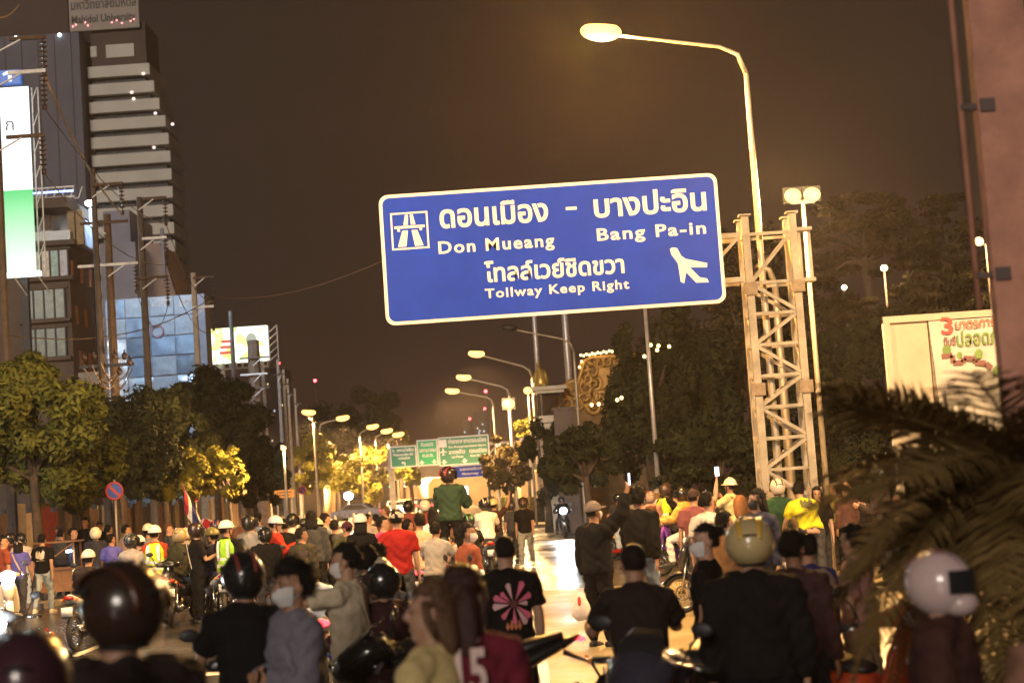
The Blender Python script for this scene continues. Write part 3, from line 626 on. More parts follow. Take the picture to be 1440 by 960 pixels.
# far lit billboard over the trees
KD = 150.
a = W(296, 485, KD); b = W(377, 485, KD); lb = thing('lit_billboard', 'glowing white and yellow billboard behind the utility poles', 'billboard', (a.x, a.y, 0)); wd = b.x - a.x
z0 = W(335, 510, KD).z; z1 = W(335, 460, KD).z
m = bpy.data.materials.new('billboard_picture'); m.use_nodes = True
N = m.node_tree.nodes; L = m.node_tree.links; em = N['Principled BSDF']; tc = N.new('ShaderNodeTexCoord'); nz = N.new('ShaderNodeTexNoise'); nz.inputs['Scale'].default_value = .8; nz.inputs['Detail'].default_value = 1; L.new(tc.outputs['Object'], nz.inputs[0])
rp = N.new('ShaderNodeValToRGB'); L.new(nz.outputs[0], rp.inputs[0]); rp.color_ramp.interpolation = 'CONSTANT'
rp.color_ramp.elements[0].color = (.80, .85, .22, 1); rp.color_ramp.elements[1].color = (.95, 1, .8, 1); rp.color_ramp.elements[1].position = .40
e_ = rp.color_ramp.elements.new(.63); e_.color = (.45, .72, .15, 1)
em.inputs['Base Color'].default_value = (.02, .02, .02, 1); L.new(rp.outputs[0], em.inputs['Emission Color']); em.inputs['Emission Strength'].default_value = 1.4
MB().box((wd / 2, 0, (z0 + z1) / 2), (wd, .3, z1 - z0)).build('picture', m, lb)
MB().ell((wd * .72, -.2, z0 + (z1 - z0) * .62), (.5, .05, .62)).build('printed_face', glow('printed_face', (.42, .45, .36), .8), lb)
for k in range(3): MB().box((wd * .28, -.17, z0 + (z1 - z0) * (.3 + .16 * k)), (1.3 - .2 * k, .03, .28)).build('printed_lettering', glow('print_crimson', (.8, .12, .08), .7), lb)
for x in (wd + .05, wd + .85): MB().box((x, .2, (z0 + z1) / 2), (.1, .1, z1 - z0)).build('frame_chord', GALV, lb)
for k in range(5):
    h = (z1 - z0) / 5; MB().bar((wd + .05, .2, z0 + k * h), (wd + .85, .2, z0 + (k + 1) * h), .07, .07).build('frame_web', GALV, lb)
for k in range(10): MB().box((wd * k / 9, -.5, z0 - .25), (.08, .6, .5)).build('catwalk_post', GALV, lb)
for x in (.8, wd - .8): MB().box((x, .6, z0 / 2), (.5, .5, z0)).build('post', GALV, lb)
MB().box((wd / 2, -.05, z0 - .5), (wd, .5, .12)).build('catwalk', GALV, lb)

# ------------------------------------------------------------------ utility poles and cables
UP = 'concrete utility poles along the left pavement'
INS = mat('insulator_brown', (.06, .035, .03), .35, var=.2)
insm = MB()
insm.tube([(0, 0, 0), (0, 0, -.95)], .022, 6)
for k in range(6):
    z = -.1 - k * .14; insm.tube([(0, 0, z + .03), (0, 0, z), (0, 0, z - .035)], [.04, .12, .05], 10)
insm.box((0, 0, -1.0), (.12, .06, .16)); insm = insm.mesh('insulator_string')
ends = {}
def upole(key, px, py, D, ytop, arms, label, r=.15, top=None, m=CONC):
    b = W(px, py, D); z = top or W(px, ytop, D).z
    o = thing('utility_pole', label, 'utility pole', (b.x, b.y, 0), 0, UP)
    MB().tube([(0, 0, 0), (0, 0, z * .5), (0, 0, z)], [r * 1.2, r, r * .8], 8).build('shaft', m, o)
    for i, (ya, xa, xb, ins) in enumerate(arms):
        a = W(xa, ya, D); c = W(xb, ya, D); za = a.z
        MB().box(((a.x + c.x) / 2 - b.x, -r - .03, za), (abs(c.x - a.x), .09, .10)).build('crossarm', GALV if i % 2 else mat('timber_arm', (.10, .07, .05), .9), o)
        s_ = 1 if abs(c.x - b.x) > abs(a.x - b.x) else -1
        e = c.x - b.x if s_ > 0 else a.x - b.x
        MB().bar((0, -r - .1, za - .45), (e * .55, -r - .1, za - .05), .04, .04).build('arm_brace', GALV, o)
        for q in ins:
            x = W(q, ya, D).x - b.x
            put('insulator_string', insm, INS, o, M4.Translation((x, -r - .03, za - .05))); ends[(key, i)] = V((b.x + x, b.y - r, za - 1.1))
    return o
upole('A', 7, 470, 47, 0, [(48, 4, 56, [52]), (97, 4, 58, [54]), (190, 4, 58, [55])], 'thick utility pole at the far left edge beside the glowing screen', .13, 14.5)
upole('B', 133, 300, 59, 236, [(261, 131, 174, [171])], 'dark utility pole rising in front of the striped tower, nearest it on the left', .12)
upole('C', 155, 400, 62, 300, [(315, 113, 180, []), (376, 111, 196, [192])], 'shorter timber coloured utility pole with two long crossarms', .17, m=mat('timber_pole', (.12, .08, .055), .9, var=.3))
upole('D', 202, 400, 66, 275, [(279, 199, 233, [231]), (336, 200, 235, [233]), (392, 198, 238, [236])], 'utility pole with three insulator arms in front of the plastic clad building', .15)
upole('E', 274, 430, 76, 383, [(391, 272, 301, [299]), (433, 272, 302, [300])], 'utility pole with a whitish top at the right corner of the plastic clad building', .15, m=mat('pale_pole', (.42, .36, .3), .8, var=.2))
upole('F', 326, 470, 86, 437, [], 'thin utility pole cutting across the glowing yellow billboard', .13)
o = upole('G', 358, 520, 95, 478, [(505, 338, 380, []), (528, 340, 378, []), (548, 338, 382, [])], 'fat brown pole with many short crossarms right of the billboard', .42, m=mat('brown_pole', (.14, .085, .055), .9, var=.3))
for i, (px, yt, D, lbl) in enumerate(((392, 505, 108, 'leftmost of the slim far poles'), (400, 519, 120, 'second of the slim far poles from the left'), (406, 532, 130, 'third of the slim far poles from the left'), (416, 546, 142, 'rightmost of the slim far poles'))):
    upole('H%d' % i, px, yt + 30, D, yt, [(yt + 22, px - 8, px + 8, [])], lbl + ', left of the yellow tree', .12, m=mat('pale_pole', (.42, .36, .3), .8, var=.2))
CAB = mat('cable_sheath', (.10, .08, .07), .5, var=.2); CABL = mat('pale_cable', (.42, .34, .27), .5, var=.2)
def cable(a, b, sag, label, m=CAB, r=.018):
    a, b = V(a), V(b)
    P = [a.lerp(b, t / 10) - V((0, 0, sag * 4 * (t / 10) * (1 - t / 10))) for t in range(11)]
    o = thing('overhead_cable', label, 'cable', a, 0, 'overhead cables'); MB().tube([p - a for p in P], r, 5).build('wire', m, o, True)
for k, (p, q) in enumerate((((('A', 0)), ('B', 0)), (('A', 1), ('D', 0)), (('A', 2), ('D', 1)), (('D', 0), ('E', 0)), (('D', 1), ('E', 1)), (('C', 1), ('D', 2)))):
    cable(ends[p], ends[q], .5 + .12 * k, ['pale cable slanting down across the tower from the edge pole', 'cable running from the edge pole to the three armed pole, upper', 'cable running from the edge pole to the three armed pole, lower', 'cable between the three armed pole and the whitish topped pole, upper', 'cable between the three armed pole and the whitish topped pole, lower', 'short cable between the timber pole and the three armed pole'][k], CABL if k < 1 else CAB, .03 if k == 0 else .016)
cable(W(0, 25, 44), W(28, 5, 47), .1, 'bit of cable crossing the top left corner', CABL, .02)
cable(W(0, 470, 50), W(300, 417, 76), .8, 'cable sagging across the corner building and plastic sheets', CAB, .022)
cable(W(300, 417, 76), W(560, 357, 48), .5, 'thin cable running right from the poles to behind the blue sign', mat('orange_lit_cable', (.26, .13, .06), .6), .014)  # orange lamplight on this cable is put into its sheath colour
for k in range(7):
    cable(W(112 + 6 * k, 505 + (k * 13) % 30, 58), W(165 + (k * 11) % 24, 498 + (k * 9) % 22, 60), .5 + .15 * (k % 4), 'looping service cable above the left trees, %s from the left' % ORD[k], CABL if k % 2 else CAB, .02)
for k in range(4):
    cable(W(322 + 3 * k, 612 + 5 * k, 86), W(392 + 3 * k, 622 + 4 * k, 106), .9 + .3 * k, 'sagging cable between the fat brown pole and the slim far poles, %s from the top' % ORD[k], CABL if k % 2 else CAB, .022)
# pole-top switchgear over the trees
for k, (px, py) in enumerate(((119, 502), (133, 500), (161, 499), (175, 500), (182, 508), (168, 522))):
    p = W(px, py, 58.5); o = thing('cutout_fuse', 'small dark fuse insulator above the left trees, %s from the left' % ORD[(0, 1, 2, 4, 5, 3)[k]], 'insulator', p, 0, 'fuse insulators above the left trees')
    g = MB(); g.tube([(0, 0, -.14), (0, 0, -.05), (0, 0, .04), (0, 0, .12)], [.04, .1, .1, .04], 8); g.build('porcelain', INS, o, True); MB().tube([(0, 0, .1), (0, 0, .22)], .03, 6).build('cap', DARKM, o)
p = W(150, 514, 58.6); o = thing('equipment_bracket', 'dark bracket carrying fuses across the timber pole above the left trees', 'bracket', p)
MB().box((0, 0, 0), (1.9, .12, .12)).build('beam', DARKM, o); MB().box((-.6, 0, -.6), (.7, .5, .8)).build('transformer_tank', mat('transformer_grey', (.2, .2, .21), .6), o)

# ------------------------------------------------------------------ fence of corrugated sheets on the left
fe = thing('site_fence', 'patched corrugated metal fence behind the crowd on the left pavement', 'fence', (-15.6, 40, 0))
FC = [mat('sheet_rust', (.20, .10, .06), .6, .3, var=.4, scale=3), mat('sheet_brown', (.16, .11, .08), .6, .2, var=.4, scale=3), mat('sheet_tan', (.38, .26, .16), .6, var=.3, scale=3),
      mat('sheet_red', (.28, .05, .04), .6, var=.3, scale=3), mat('sheet_dark', (.07, .055, .05), .6, var=.4, scale=3), mat('sheet_zinc', (.40, .36, .33), .35, .5, var=.3, scale=3)]
def sheet_mesh(h):
    n = 12; v_ = []
    for i in range(n + 1):
        y = i * .92 / n; x = .022 * (1 if i % 2 else -1); v_ += [(x, y, .1), (x, y, h)]
    me = MB().add(v_, [(2 * i, 2 * i + 2, 2 * i + 3, 2 * i + 1) for i in range(n)]).mesh('sheet', False); return me
SMS = [sheet_mesh(h) for h in (2.35, 2.5, 2.2)]
for i in range(62):
    m = FC[rnd.choice((0, 0, 1, 1, 2, 3, 4, 4, 5))]
    put('sheet', SMS[i % 3], m, fe, M4.Translation((rnd.uniform(-.03, .05), i * .9, 0)) @ M4.Rotation(rnd.uniform(-.02, .02), 4, 'X'))
    if i % 3 == 0: MB().box((-.12, i * .9, 1.2), (.1, .1, 2.4)).build('post', DARKM, fe)
# round and square road signs on the left
BLU = mat('sign_disc_blue', (.03, .07, .38), .4, var=.1); REDP = mat('sign_red', (.45, .03, .02), .4, var=.1)
def round_sign(px, py, D, label, slash=True, r=.32):
    p = W(px, py, D); o = thing('no_parking_sign', label, 'road sign', (p.x, p.y, 0))
    MB().tube([(0, .05, 0), (0, .05, p.z + .3)], .035, 8).build('post', LP, o, True)
    MB().prism([(r * math.cos(k * .2618), p.z + r * math.sin(k * .2618)) for k in range(24)], -.01, .01).build('disc', BLU, o)
    MB().ring((0, -.012, p.z), r * .9, r * .12, 'Y', 28, 6, .15).build('rim', REDP, o, True)
    if slash: MB().bar((-r * .62, -.016, p.z + r * .62), (r * .62, -.016, p.z - r * .62), .07, .008, (0, 1, 0)).build('slash', REDP, o)
round_sign(161, 690, 44, 'blue and red round no parking sign before the left trees', r=.24)
round_sign(425, 689, 98, 'small blue round sign on a white post left of the far lamps', r=.24)
round_sign(275, 699, 60, 'tiny blue round sign behind the raised flag', r=.14)
OD = 92.; a = W(386, 700, OD); b = W(414, 700, OD); p = W(400, 694, OD)
o = thing('warning_board', 'small orange roadwork board on two posts left of the yellow tree', 'road sign', ((a.x + b.x) / 2, a.y, 0))
MB().box((0, 0, p.z), (b.x - a.x, .06, .42)).build('board', mat('orange_board', (.75, .30, .04), .5, var=.1), o)
for x in (-.4, .4): MB().box((x, .05, p.z / 2), (.06, .05, p.z)).build('leg', LP, o)
for k in range(2): MB().box((0, -.035, p.z + .08 - k * .16), (.8 - .2 * k, .01, .05)).build('printed_line', DARKM, o)
for k, (px, D) in enumerate(((423, 96), (431, 100), (384, 88), (600, 120), (470, 118), (497, 124), (520, 130))):
    p = W(px, 715, D); o = thing('bollard', 'pale concrete bollard at the far kerb, %s from the left' % ORD[(1, 2, 0, 6, 3, 4, 5)[k]], 'bollard', (p.x, p.y, 0), 0, 'bollards along the far kerb'); pass
    MB().tube([(0, 0, 0), (0, 0, .2), (0, 0, .75), (0, 0, .85)], [.22, .16, .11, .05], 10).build('bollard_body', mat('pale_concrete', (.5, .45, .36), .8, var=.2), o, True)
# ------------------------------------------------------------------ trees and plants
BARK = mat('bark', (.09, .065, .045), .9, var=.4, scale=6, bump=.6)
def leaf_mat(name, c):
    m = mat(name, c, .8, var=.35, scale=1.2, spec=.12); return m
LV = {'olive': leaf_mat('leaf_olive', (.11, .125, .03)), 'dark': leaf_mat('leaf_dark', (.030, .034, .013)), 'yellow': leaf_mat('leaf_lamplit_yellow', (.19, .17, .028)),  # yellow entry: lamplight on the leaves is put into their colour
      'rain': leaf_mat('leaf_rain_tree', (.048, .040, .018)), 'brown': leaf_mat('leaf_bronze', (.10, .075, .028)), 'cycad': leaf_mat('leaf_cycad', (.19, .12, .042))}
def crown(seed, hw, hd, hh, n, clumps, ls, fill=.5, squash=.75):
    """leaf quads gathered in clumps through an ellipsoid of half sizes hw,hd,hh"""
    g = np.random.default_rng(seed); cc = []
    while len(cc) < clumps:
        p = g.uniform(-1, 1, 3); r = np.linalg.norm(p)
        if r < 1 and r > fill * g.random(): cc.append(p * (1 - .12 * g.random()))
    cc = np.array(cc); cr = g.uniform(.10, .38, clumps)
    ci = g.integers(0, clumps, n); d = g.normal(size=(n, 3)); d /= np.linalg.norm(d, axis=1)[:, None]
    rr = cr[ci] * (g.random(n) ** .4); loc = cc[ci] + d * rr[:, None] * np.array([1, 1, squash])
    P = loc * np.array([hw, hd, hh])
    nrm = d + g.normal(size=(n, 3)) * .6 + np.array([0, 0, .5]); nrm /= np.linalg.norm(nrm, axis=1)[:, None]
    t = np.cross(nrm, g.normal(size=(n, 3))); t /= np.linalg.norm(t, axis=1)[:, None] + 1e-9; b = np.cross(nrm, t)
    s = ls * g.uniform(.6, 1.4, n)[:, None]; wv = b * s * .42
    q = np.stack([P - t * s, P + wv - nrm * s * .15, P + t * s, P - wv - nrm * s * .15], 1).reshape(-1, 3)
    return q, np.arange(4 * n).reshape(-1, 4), cc * np.array([hw, hd, hh])
def tree(px, py, hw, hh, D, leaf, label, n=5000, clumps=26, ls=.16, seed=0, depth=.9, name='street_tree', tr=.14, group=None, fill=.5, squash=.75, lean=0.):
    """crown centre and half sizes in photo pixels at distance D"""
    c = W(px, py, D); k = D / F; o = thing(name, label, 'tree', (c.x - lean, c.y, 0), 0, group)
    q, f, cc = crown(seed, hw * k, hw * k * depth, hh * k, n, clumps, ls, fill, squash)
    q = q + np.array([lean, 0, c.z])
    zlow = .3; q[:, 2] = np.maximum(q[:, 2], zlow)
    put('crown', fast_mesh('crown', q, f), LV[leaf], o)['kind'] = 'stuff'
    fork = max(.8, c.z - hh * k * .75)
    MB().tube([(0, 0, 0), (lean * .2 + .05, 0, fork * .5), (lean * .5, 0, fork), (lean * .9, 0, c.z)], [tr * 1.4, tr, tr * .85, tr * .4], 9).build('trunk', BARK, o, True)
    g = random.Random(seed + 5); idx = g.sample(range(len(cc)), min(9, len(cc)))
    for i in idx:
        e = V(cc[i]) + V((lean, 0, c.z)); s = V((lean * .5, 0, fork + g.uniform(0, .25) * hh * k)); mid = s.lerp(e, .5) + V((0, 0, .12 * hh * k))
        MB().tube([s, mid, e], [tr * .5, tr * .32, tr * .1], 6).build('limb', BARK, o, True)
    return o
LT = 'street trees along the left pavement'; RT = 'dark trees on the right side'
tree(45, 600, 98, 108, 43, 'olive', 'big olive green tree at the far left edge, its crown over the fence', 25500, 60, 0.101, 1, group=LT)
tree(115, 650, 62, 66, 47, 'olive', 'lower olive tree just right of the far left one', 10200, 34, 0.101, 2, group=LT)
tree(160, 630, 84, 86, 56, 'dark', 'dark tree above the round no parking sign', 17000, 50, 0.122, 3, group=LT)
tree(228, 625, 80, 78, 62, 'dark', 'dark tree in front of the plastic clad building', 15300, 46, 0.130, 4, group=LT)
tree(300, 598, 74, 84, 72, 'dark', 'tall dark tree below the whitish topped pole', 15300, 46, 0.144, 5, group=LT)
tree(356, 650, 54, 70, 80, 'dark', 'dark tree below the fat brown pole', 10200, 34, 0.144, 6, group=LT)
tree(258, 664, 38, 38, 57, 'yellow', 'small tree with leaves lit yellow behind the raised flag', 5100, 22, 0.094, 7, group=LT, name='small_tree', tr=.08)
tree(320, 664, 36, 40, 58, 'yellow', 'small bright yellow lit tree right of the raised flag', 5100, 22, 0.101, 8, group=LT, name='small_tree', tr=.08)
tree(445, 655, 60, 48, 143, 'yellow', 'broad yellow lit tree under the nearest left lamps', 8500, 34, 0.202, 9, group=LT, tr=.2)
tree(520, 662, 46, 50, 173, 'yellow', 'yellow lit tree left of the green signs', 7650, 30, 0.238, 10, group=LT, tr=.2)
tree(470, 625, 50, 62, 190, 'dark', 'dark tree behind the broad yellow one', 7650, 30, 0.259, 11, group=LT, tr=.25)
tree(515, 590, 46, 46, 230, 'dark', 'tall dark tree on the skyline behind the left lamps', 7650, 32, 0.324, 12, group=LT, tr=.35)
tree(560, 618, 18, 20, 200, 'yellow', 'bright yellow lit tree top just above the leftmost green sign', 3060, 14, 0.216, 13, group=LT, tr=.2)
tree(372, 660, 40, 55, 96, 'dark', 'dark tree beside the slim far poles', 6800, 26, 0.173, 14, group=LT)
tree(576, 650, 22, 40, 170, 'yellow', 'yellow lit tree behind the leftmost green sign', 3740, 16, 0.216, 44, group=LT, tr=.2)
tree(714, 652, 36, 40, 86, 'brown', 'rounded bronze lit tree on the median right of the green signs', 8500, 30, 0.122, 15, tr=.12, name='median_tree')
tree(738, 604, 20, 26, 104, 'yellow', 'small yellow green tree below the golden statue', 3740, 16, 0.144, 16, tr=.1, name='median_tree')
tree(765, 640, 30, 62, 70, 'dark', 'dark bushy tree under the golden statue', 7650, 28, 0.115, 17, group=RT)
tree(822, 640, 62, 60, 57, 'dark', 'dark tree in front of the gold carved gate', 11050, 36, 0.122, 18, group=RT)
tree(908, 560, 60, 125, 60, 'dark', 'tall dark tree directly right of the gold carved gate', 15300, 46, 0.137, 19, group=RT, tr=.2)
tree(965, 555, 80, 135, 63, 'dark', 'very tall dark tree behind the slim steel pole', 18700, 54, 0.144, 20, group=RT, tr=.22)
tree(1050, 470, 66, 190, 66, 'rain', 'tall dark tree behind the lattice tower', 18700, 54, 0.151, 21, group=RT, tr=.22)
tree(1010, 640, 90, 60, 54, 'dark', 'low dark tree mass left of the lattice tower', 11050, 36, 0.122, 22, group=RT)
tree(1150, 585, 80, 110, 56, 'dark', 'dark tree right of the lattice tower', 13600, 46, 0.130, 23, group=RT)
tree(1150, 460, 62, 80, 70, 'rain', 'loose dark tree behind the bright twin floodlights', 7650, 40, 0.144, 24, group=RT, fill=.8, tr=.18)
rg = dict(group=RT, name='rain_tree', fill=.95, squash=.45, tr=.22)
tree(1215, 330, 105, 62, 66, 'rain', 'spreading rain tree with gaps of sky, right of the floodlights', 8500, 34, 0.122, 25, **rg)
tree(1330, 330, 110, 58, 68, 'rain', 'spreading rain tree crown behind the pink column', 8500, 34, 0.122, 26, **rg)
tree(1300, 440, 120, 70, 60, 'rain', 'low spreading rain tree just above the cream billboard', 8500, 36, 0.122, 27, **rg)
tree(1420, 440, 80, 110, 62, 'rain', 'dark tree at the right edge behind the pink column', 8500, 40, 0.130, 28, group=RT)
tree(1205, 500, 70, 60, 58, 'dark', 'dark tree left of the cream billboard', 9350, 34, 0.122, 29, group=RT)
tree(1260, 640, 110, 70, 50, 'dark', 'low dark tree under the cream billboard', 11900, 40, 0.115, 30, group=RT)
def hedge(px, py, hw, hh, D, leaf, label, n=2600, seed=0):
    c = W(px, py, D); k = D / F; o = thing('hedge', label, 'hedge', (c.x, c.y, 0), 0, 'clipped bushes on the median')
    g = np.random.default_rng(seed); d = g.normal(size=(n, 3)); d[:, 2] = np.abs(d[:, 2]); d /= (np.abs(d) ** 3.2).sum(1)[:, None] ** (1 / 3.2)
    h = c.z + hh * k; P = d * np.array([hw * k, hw * k, h]) * g.uniform(.88, 1.02, n)[:, None]
    nr = d / np.linalg.norm(d, axis=1)[:, None] + g.normal(size=(n, 3)) * .5; t = np.cross(nr, g.normal(size=(n, 3))); t /= np.linalg.norm(t, axis=1)[:, None]; b = np.cross(nr, t)
    s = .07; q = np.stack([P - t * s, P + b * s * .5, P + t * s, P - b * s * .5], 1).reshape(-1, 3)
    put('foliage', fast_mesh('foliage', q, np.arange(4 * n).reshape(-1, 4)), LV[leaf], o)['kind'] = 'stuff'
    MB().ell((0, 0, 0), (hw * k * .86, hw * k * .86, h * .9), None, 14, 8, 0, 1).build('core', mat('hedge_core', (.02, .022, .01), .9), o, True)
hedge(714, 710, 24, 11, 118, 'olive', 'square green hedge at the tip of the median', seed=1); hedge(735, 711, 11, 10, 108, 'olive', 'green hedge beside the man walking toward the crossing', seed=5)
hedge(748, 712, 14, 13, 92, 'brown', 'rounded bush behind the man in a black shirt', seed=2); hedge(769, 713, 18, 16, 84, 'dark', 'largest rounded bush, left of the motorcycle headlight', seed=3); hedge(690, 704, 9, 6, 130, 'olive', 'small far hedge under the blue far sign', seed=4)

# cycad in the foreground, badly out of focus
cy = W(1452, 672, 7.7); o = thing('cycad', 'dark cycad palm filling the right foreground, out of focus', 'plant', (cy.x, cy.y, 0))
MB().tube([(0, 0, 0), (.02, 0, .6), (0, 0, 1.2), (0, 0, cy.z)], [.17, .15, .13, .10], 10).build('trunk', BARK, o, True)
def frond_mesh(L_, droop, seed):
    g = random.Random(seed); v_ = []; f_ = []; n = 56
    def P(t): return V((L_ * t * (1 - .16 * droop * t), 0, L_ * (.10 * t - droop * .62 * t * t)))
    m = MB(); m.tube([P(i / 8) for i in range(9)], [.009 - .0008 * i for i in range(9)], 5)
    for i in range(3, n + 1):
        t = i / n; p = P(t); d = (P(min(1, t + .02)) - P(t - .02)).normalized(); l = .33 * math.sin(math.pi * (.12 + .86 * t)) ** .6 * g.uniform(.85, 1.1)
        for s_ in (-1, 1):
            a = V((d.x * .55, s_ * .8, d.z * .55 + g.uniform(-.08, .22))).normalized(); e = p + a * l + V((0, 0, -.12 * l)); wv = d * .008
            mid = p + a * l * .5 + V((0, 0, .02 * l))
            m.add([p - wv, mid - wv * 1.2, e, mid + wv * 1.2, p + wv], [(0, 1, 2, 3, 4)])
    return m.mesh('frond', False)
FM = [frond_mesh(1.14, d, i) for i, d in enumerate((.25, .55, .9, 1.2))]
for i in range(68):
    az = rad(i * 137.5) ; lev = (i + .5) / 68
    el = rad(30 - 52 * lev); mi = min(3, int(lev * 4))
    Rm = M4.Rotation(az, 4, 'Z') @ M4.Rotation(-el, 4, 'Y') @ M4.Rotation(rnd.uniform(-.4, .4), 4, 'X')
    put('frond', FM[mi], LV['cycad'], o, M4.Translation((0, 0, cy.z + .03)) @ Rm @ M4.Scale(rnd.uniform(.85, 1.12), 4))

# ------------------------------------------------------------------ gold carved gate, statue, dark pillar
AD = 76.
GOLD = mat('gold_carving', (.42, .24, .06), .45, .25, var=.35, scale=3, bump=.5); GDK = mat('dark_recess', (.05, .025, .012), .8)
WHI = mat('white_plaster', (.62, .58, .50), .7, var=.12, scale=2)
p = W(785, 560, AD); ga = thing('carved_gate', 'stepped gate wall with gold carving and string lights between the statue and dark trees', 'gate', (p.x, p.y, 0))
LG_ = lambda px, py, D=AD: W(px, py, D) - V((p.x, p.y, 0))
out = [LG_(*q) for q in ((778, 572), (776, 552), (786, 545), (800, 540), (812, 543), (818, 522), (822, 508), (832, 503), (868, 501), (905, 498), (905, 600), (790, 600))]
poly = [(q.x, q.z) for q in out]; poly[-2] = (poly[-2][0], 0); poly[-1] = (poly[-1][0], 0)
MB().prism(poly, 0, 1.2).build('wall', mat('gold_ground', (.20, .11, .03), .6, .15, var=.4, scale=2, bump=.4), ga)
def spiral(cx, cy, r, turns, m=GOLD, a0=0., w_=.09, flip=1):
    P = []
    for i in range(26):
        t = i / 25; a = a0 + flip * turns * 2 * math.pi * t; q = LG_(cx, cy); P.append((q.x + r * (1 - .85 * t) * math.cos(a), -.04, q.z + r * (1 - .85 * t) * math.sin(a)))
    MB().tube(P, [(w_ * (1 - .5 * i / 25), w_ * (1 - .5 * i / 25) * .7) for i in range(26)], 6).build('scroll', m, ga, True)
for (cx, cy, r, tn, a0, fl) in ((806, 550, .5, 1.6, .5, 1), (806, 550, .30, 1.2, 3, -1), (786, 553, .34, 1.3, 1, -1), (783, 567, .3, 1.2, 2, 1), (822, 560, .4, 1.4, 0, -1), (797, 567, .34, 1.3, 4, 1), (812, 570, .33, 1.2, 2.2, -1), (825, 545, .34, 1.3, 1.5, 1),
                                (823, 516, .3, 1.3, .4, 1), (832, 522, .34, 1.3, 2, -1), (826, 532, .3, 1.2, 3, 1), (836, 540, .36, 1.4, 1, -1), (834, 509, .26, 1.2, 0, 1), (843, 511, .28, 1.2, 2, -1), (855, 509, .28, 1.2, 1, 1), (838, 555, .34, 1.3, 2, 1), (866, 508, .28, 1.2, 3, -1), (846, 560, .34, 1.3, .2, 1), (852, 572, .34, 1.3, 1.2, -1), (836, 572, .34, 1.3, 3, 1)):
    spiral(cx, cy, r, tn, a0=a0, flip=fl, w_=.135)
MB().tube([(q.x, -.05, q.z) for q in out[1:10]], .11, 6).build('gold_edging', GOLD, ga, True)
a = LG_(841, 517); b = LG_(866, 545); MB().box(((a.x + b.x) / 2 + .3, -.05, (a.z + b.z) / 2), (b.x - a.x + .6, .1, a.z - b.z)).build('gold_panel', GOLD, ga)
for k in range(14):
    q = LG_(817 + k * 4, 503 - .6 * k + 1.5 * (k % 2)) if k < 12 else LG_(818 - (k - 12) * 3, 512 + (k - 12) * 8)
    MB().ell((q.x, -.2, q.z + .12), (.05, .05, .06)).build('string_light', glow('string_bulb', (1, .62, .22), 5), ga)
for k, (px, py) in enumerate(((832, 569), (842, 568), (868, 562), (874, 559), (926, 486), (924, 492), (915, 485), (906, 501), (941, 487))):
    q = W(px, py, 55); o = thing('tree_light', 'small warm string light in the dark trees by the carved gate, %s from the left' % ORD[(0, 1, 2, 3, 7, 6, 5, 4, 8)[k]], 'light', q, 0, 'string lights in the dark trees'); MB().ell((0, 0, 0), (.055, .055, .06)).build('bulb', glow('string_bulb', (1, .62, .22), 5), o); MB().tube([(0, 0, .05), (0, 0, .4)], .012, 5).build('wire', DARKM, o)
a = W(745, 600, AD); b = W(793, 600, AD); xc = (W(772, 548, AD).x); pd = thing('pedestal', 'white plaster pedestal with wide cornices holding the golden statue', 'pedestal', (xc, a.y - .4, 0))
q = lambda py: W(768, py, AD).z
MB().box((0, 0, q(604) / 2), (1.0, 1.0, q(604))).build('base', WHI, pd); MB().box((0, 0, q(600)), (1.45, 1.45, .22)).build('lower_cornice', WHI, pd); MB().box((0, 0, q(590)), (1.25, 1.25, .3)).build('lower_cornice', WHI, pd)
for x in (-.5, .5):
    for y in (-.5, .5): MB().box((x, y, (q(585) + q(553)) / 2), (.14, .14, q(553) - q(585))).build('column', GDK, pd)
MB().box((0, .1, (q(585) + q(553)) / 2), (.7, .6, q(553) - q(585) - .02)).build('niche', GDK, pd)
MB().bar((-.4, -.5, q(584)), (.4, -.5, q(556)), .06, .05).build('brace', GDK, pd)
MB().box((0, 0, q(551)), (1.3, 1.3, .2)).build('upper_cornice', WHI, pd); MB().box((0, 0, q(547)), (1.55, 1.55, .16)).build('upper_cornice', WHI, pd)
zs_ = q(547) + .08; st = thing('statue', 'golden seated bird figure statue on top of the white pedestal', 'statue', (xc - .35, a.y - .4, zs_))
SG = mat('statue_gold', (.52, .36, .10), .35, .5, var=.25, scale=6, bump=.3)
s = MB(); s.tube([(0, 0, 0), (0, 0, .18), (.02, 0, .42), (.0, 0, .66), (-.05, 0, .82), (-.05, 0, .92)], [.30, .33, .27, .2, .10, .08], 14).ell((-.06, -.02, .99), (.10, .11, .12)); s.tube([(-.06, -.1, .98), (-.08, -.22, .94)], [.04, .01], 8); s.build('body', SG, st, True)
for x in (-1, 1): MB().ell((x * .24, .04, .46), (.09, .22, .36), M4.Rotation(-x * .18, 3, 'Y')).build('wing', SG, st, True); MB().ell((x * .15, -.24, .10), (.12, .14, .1)).build('foot', SG, st, True)
MB().tube([(-.06, 0, 1.08), (-.05, .02, 1.2), (-.02, .05, 1.3)], [.07, .05, .015], 8).build('crest', SG, st, True)
c = W(797, 640, 69); z = W(797, 576, 69).z
o = thing('clad_pillar', 'dark square pillar wrapped in sheeting below the gold carved gate', 'pillar', (c.x, c.y, 0))
MB().box((0, 0, z / 2), (.85, .85, z)).build('shaft', mat('pillar_sheet', (.10, .075, .07), .6, var=.3, scale=2, bump=.3), o); MB().box((0, 0, z + .05), (.95, .95, .1)).build('cap', mat('pillar_sheet', (.10, .075, .07), .6), o)
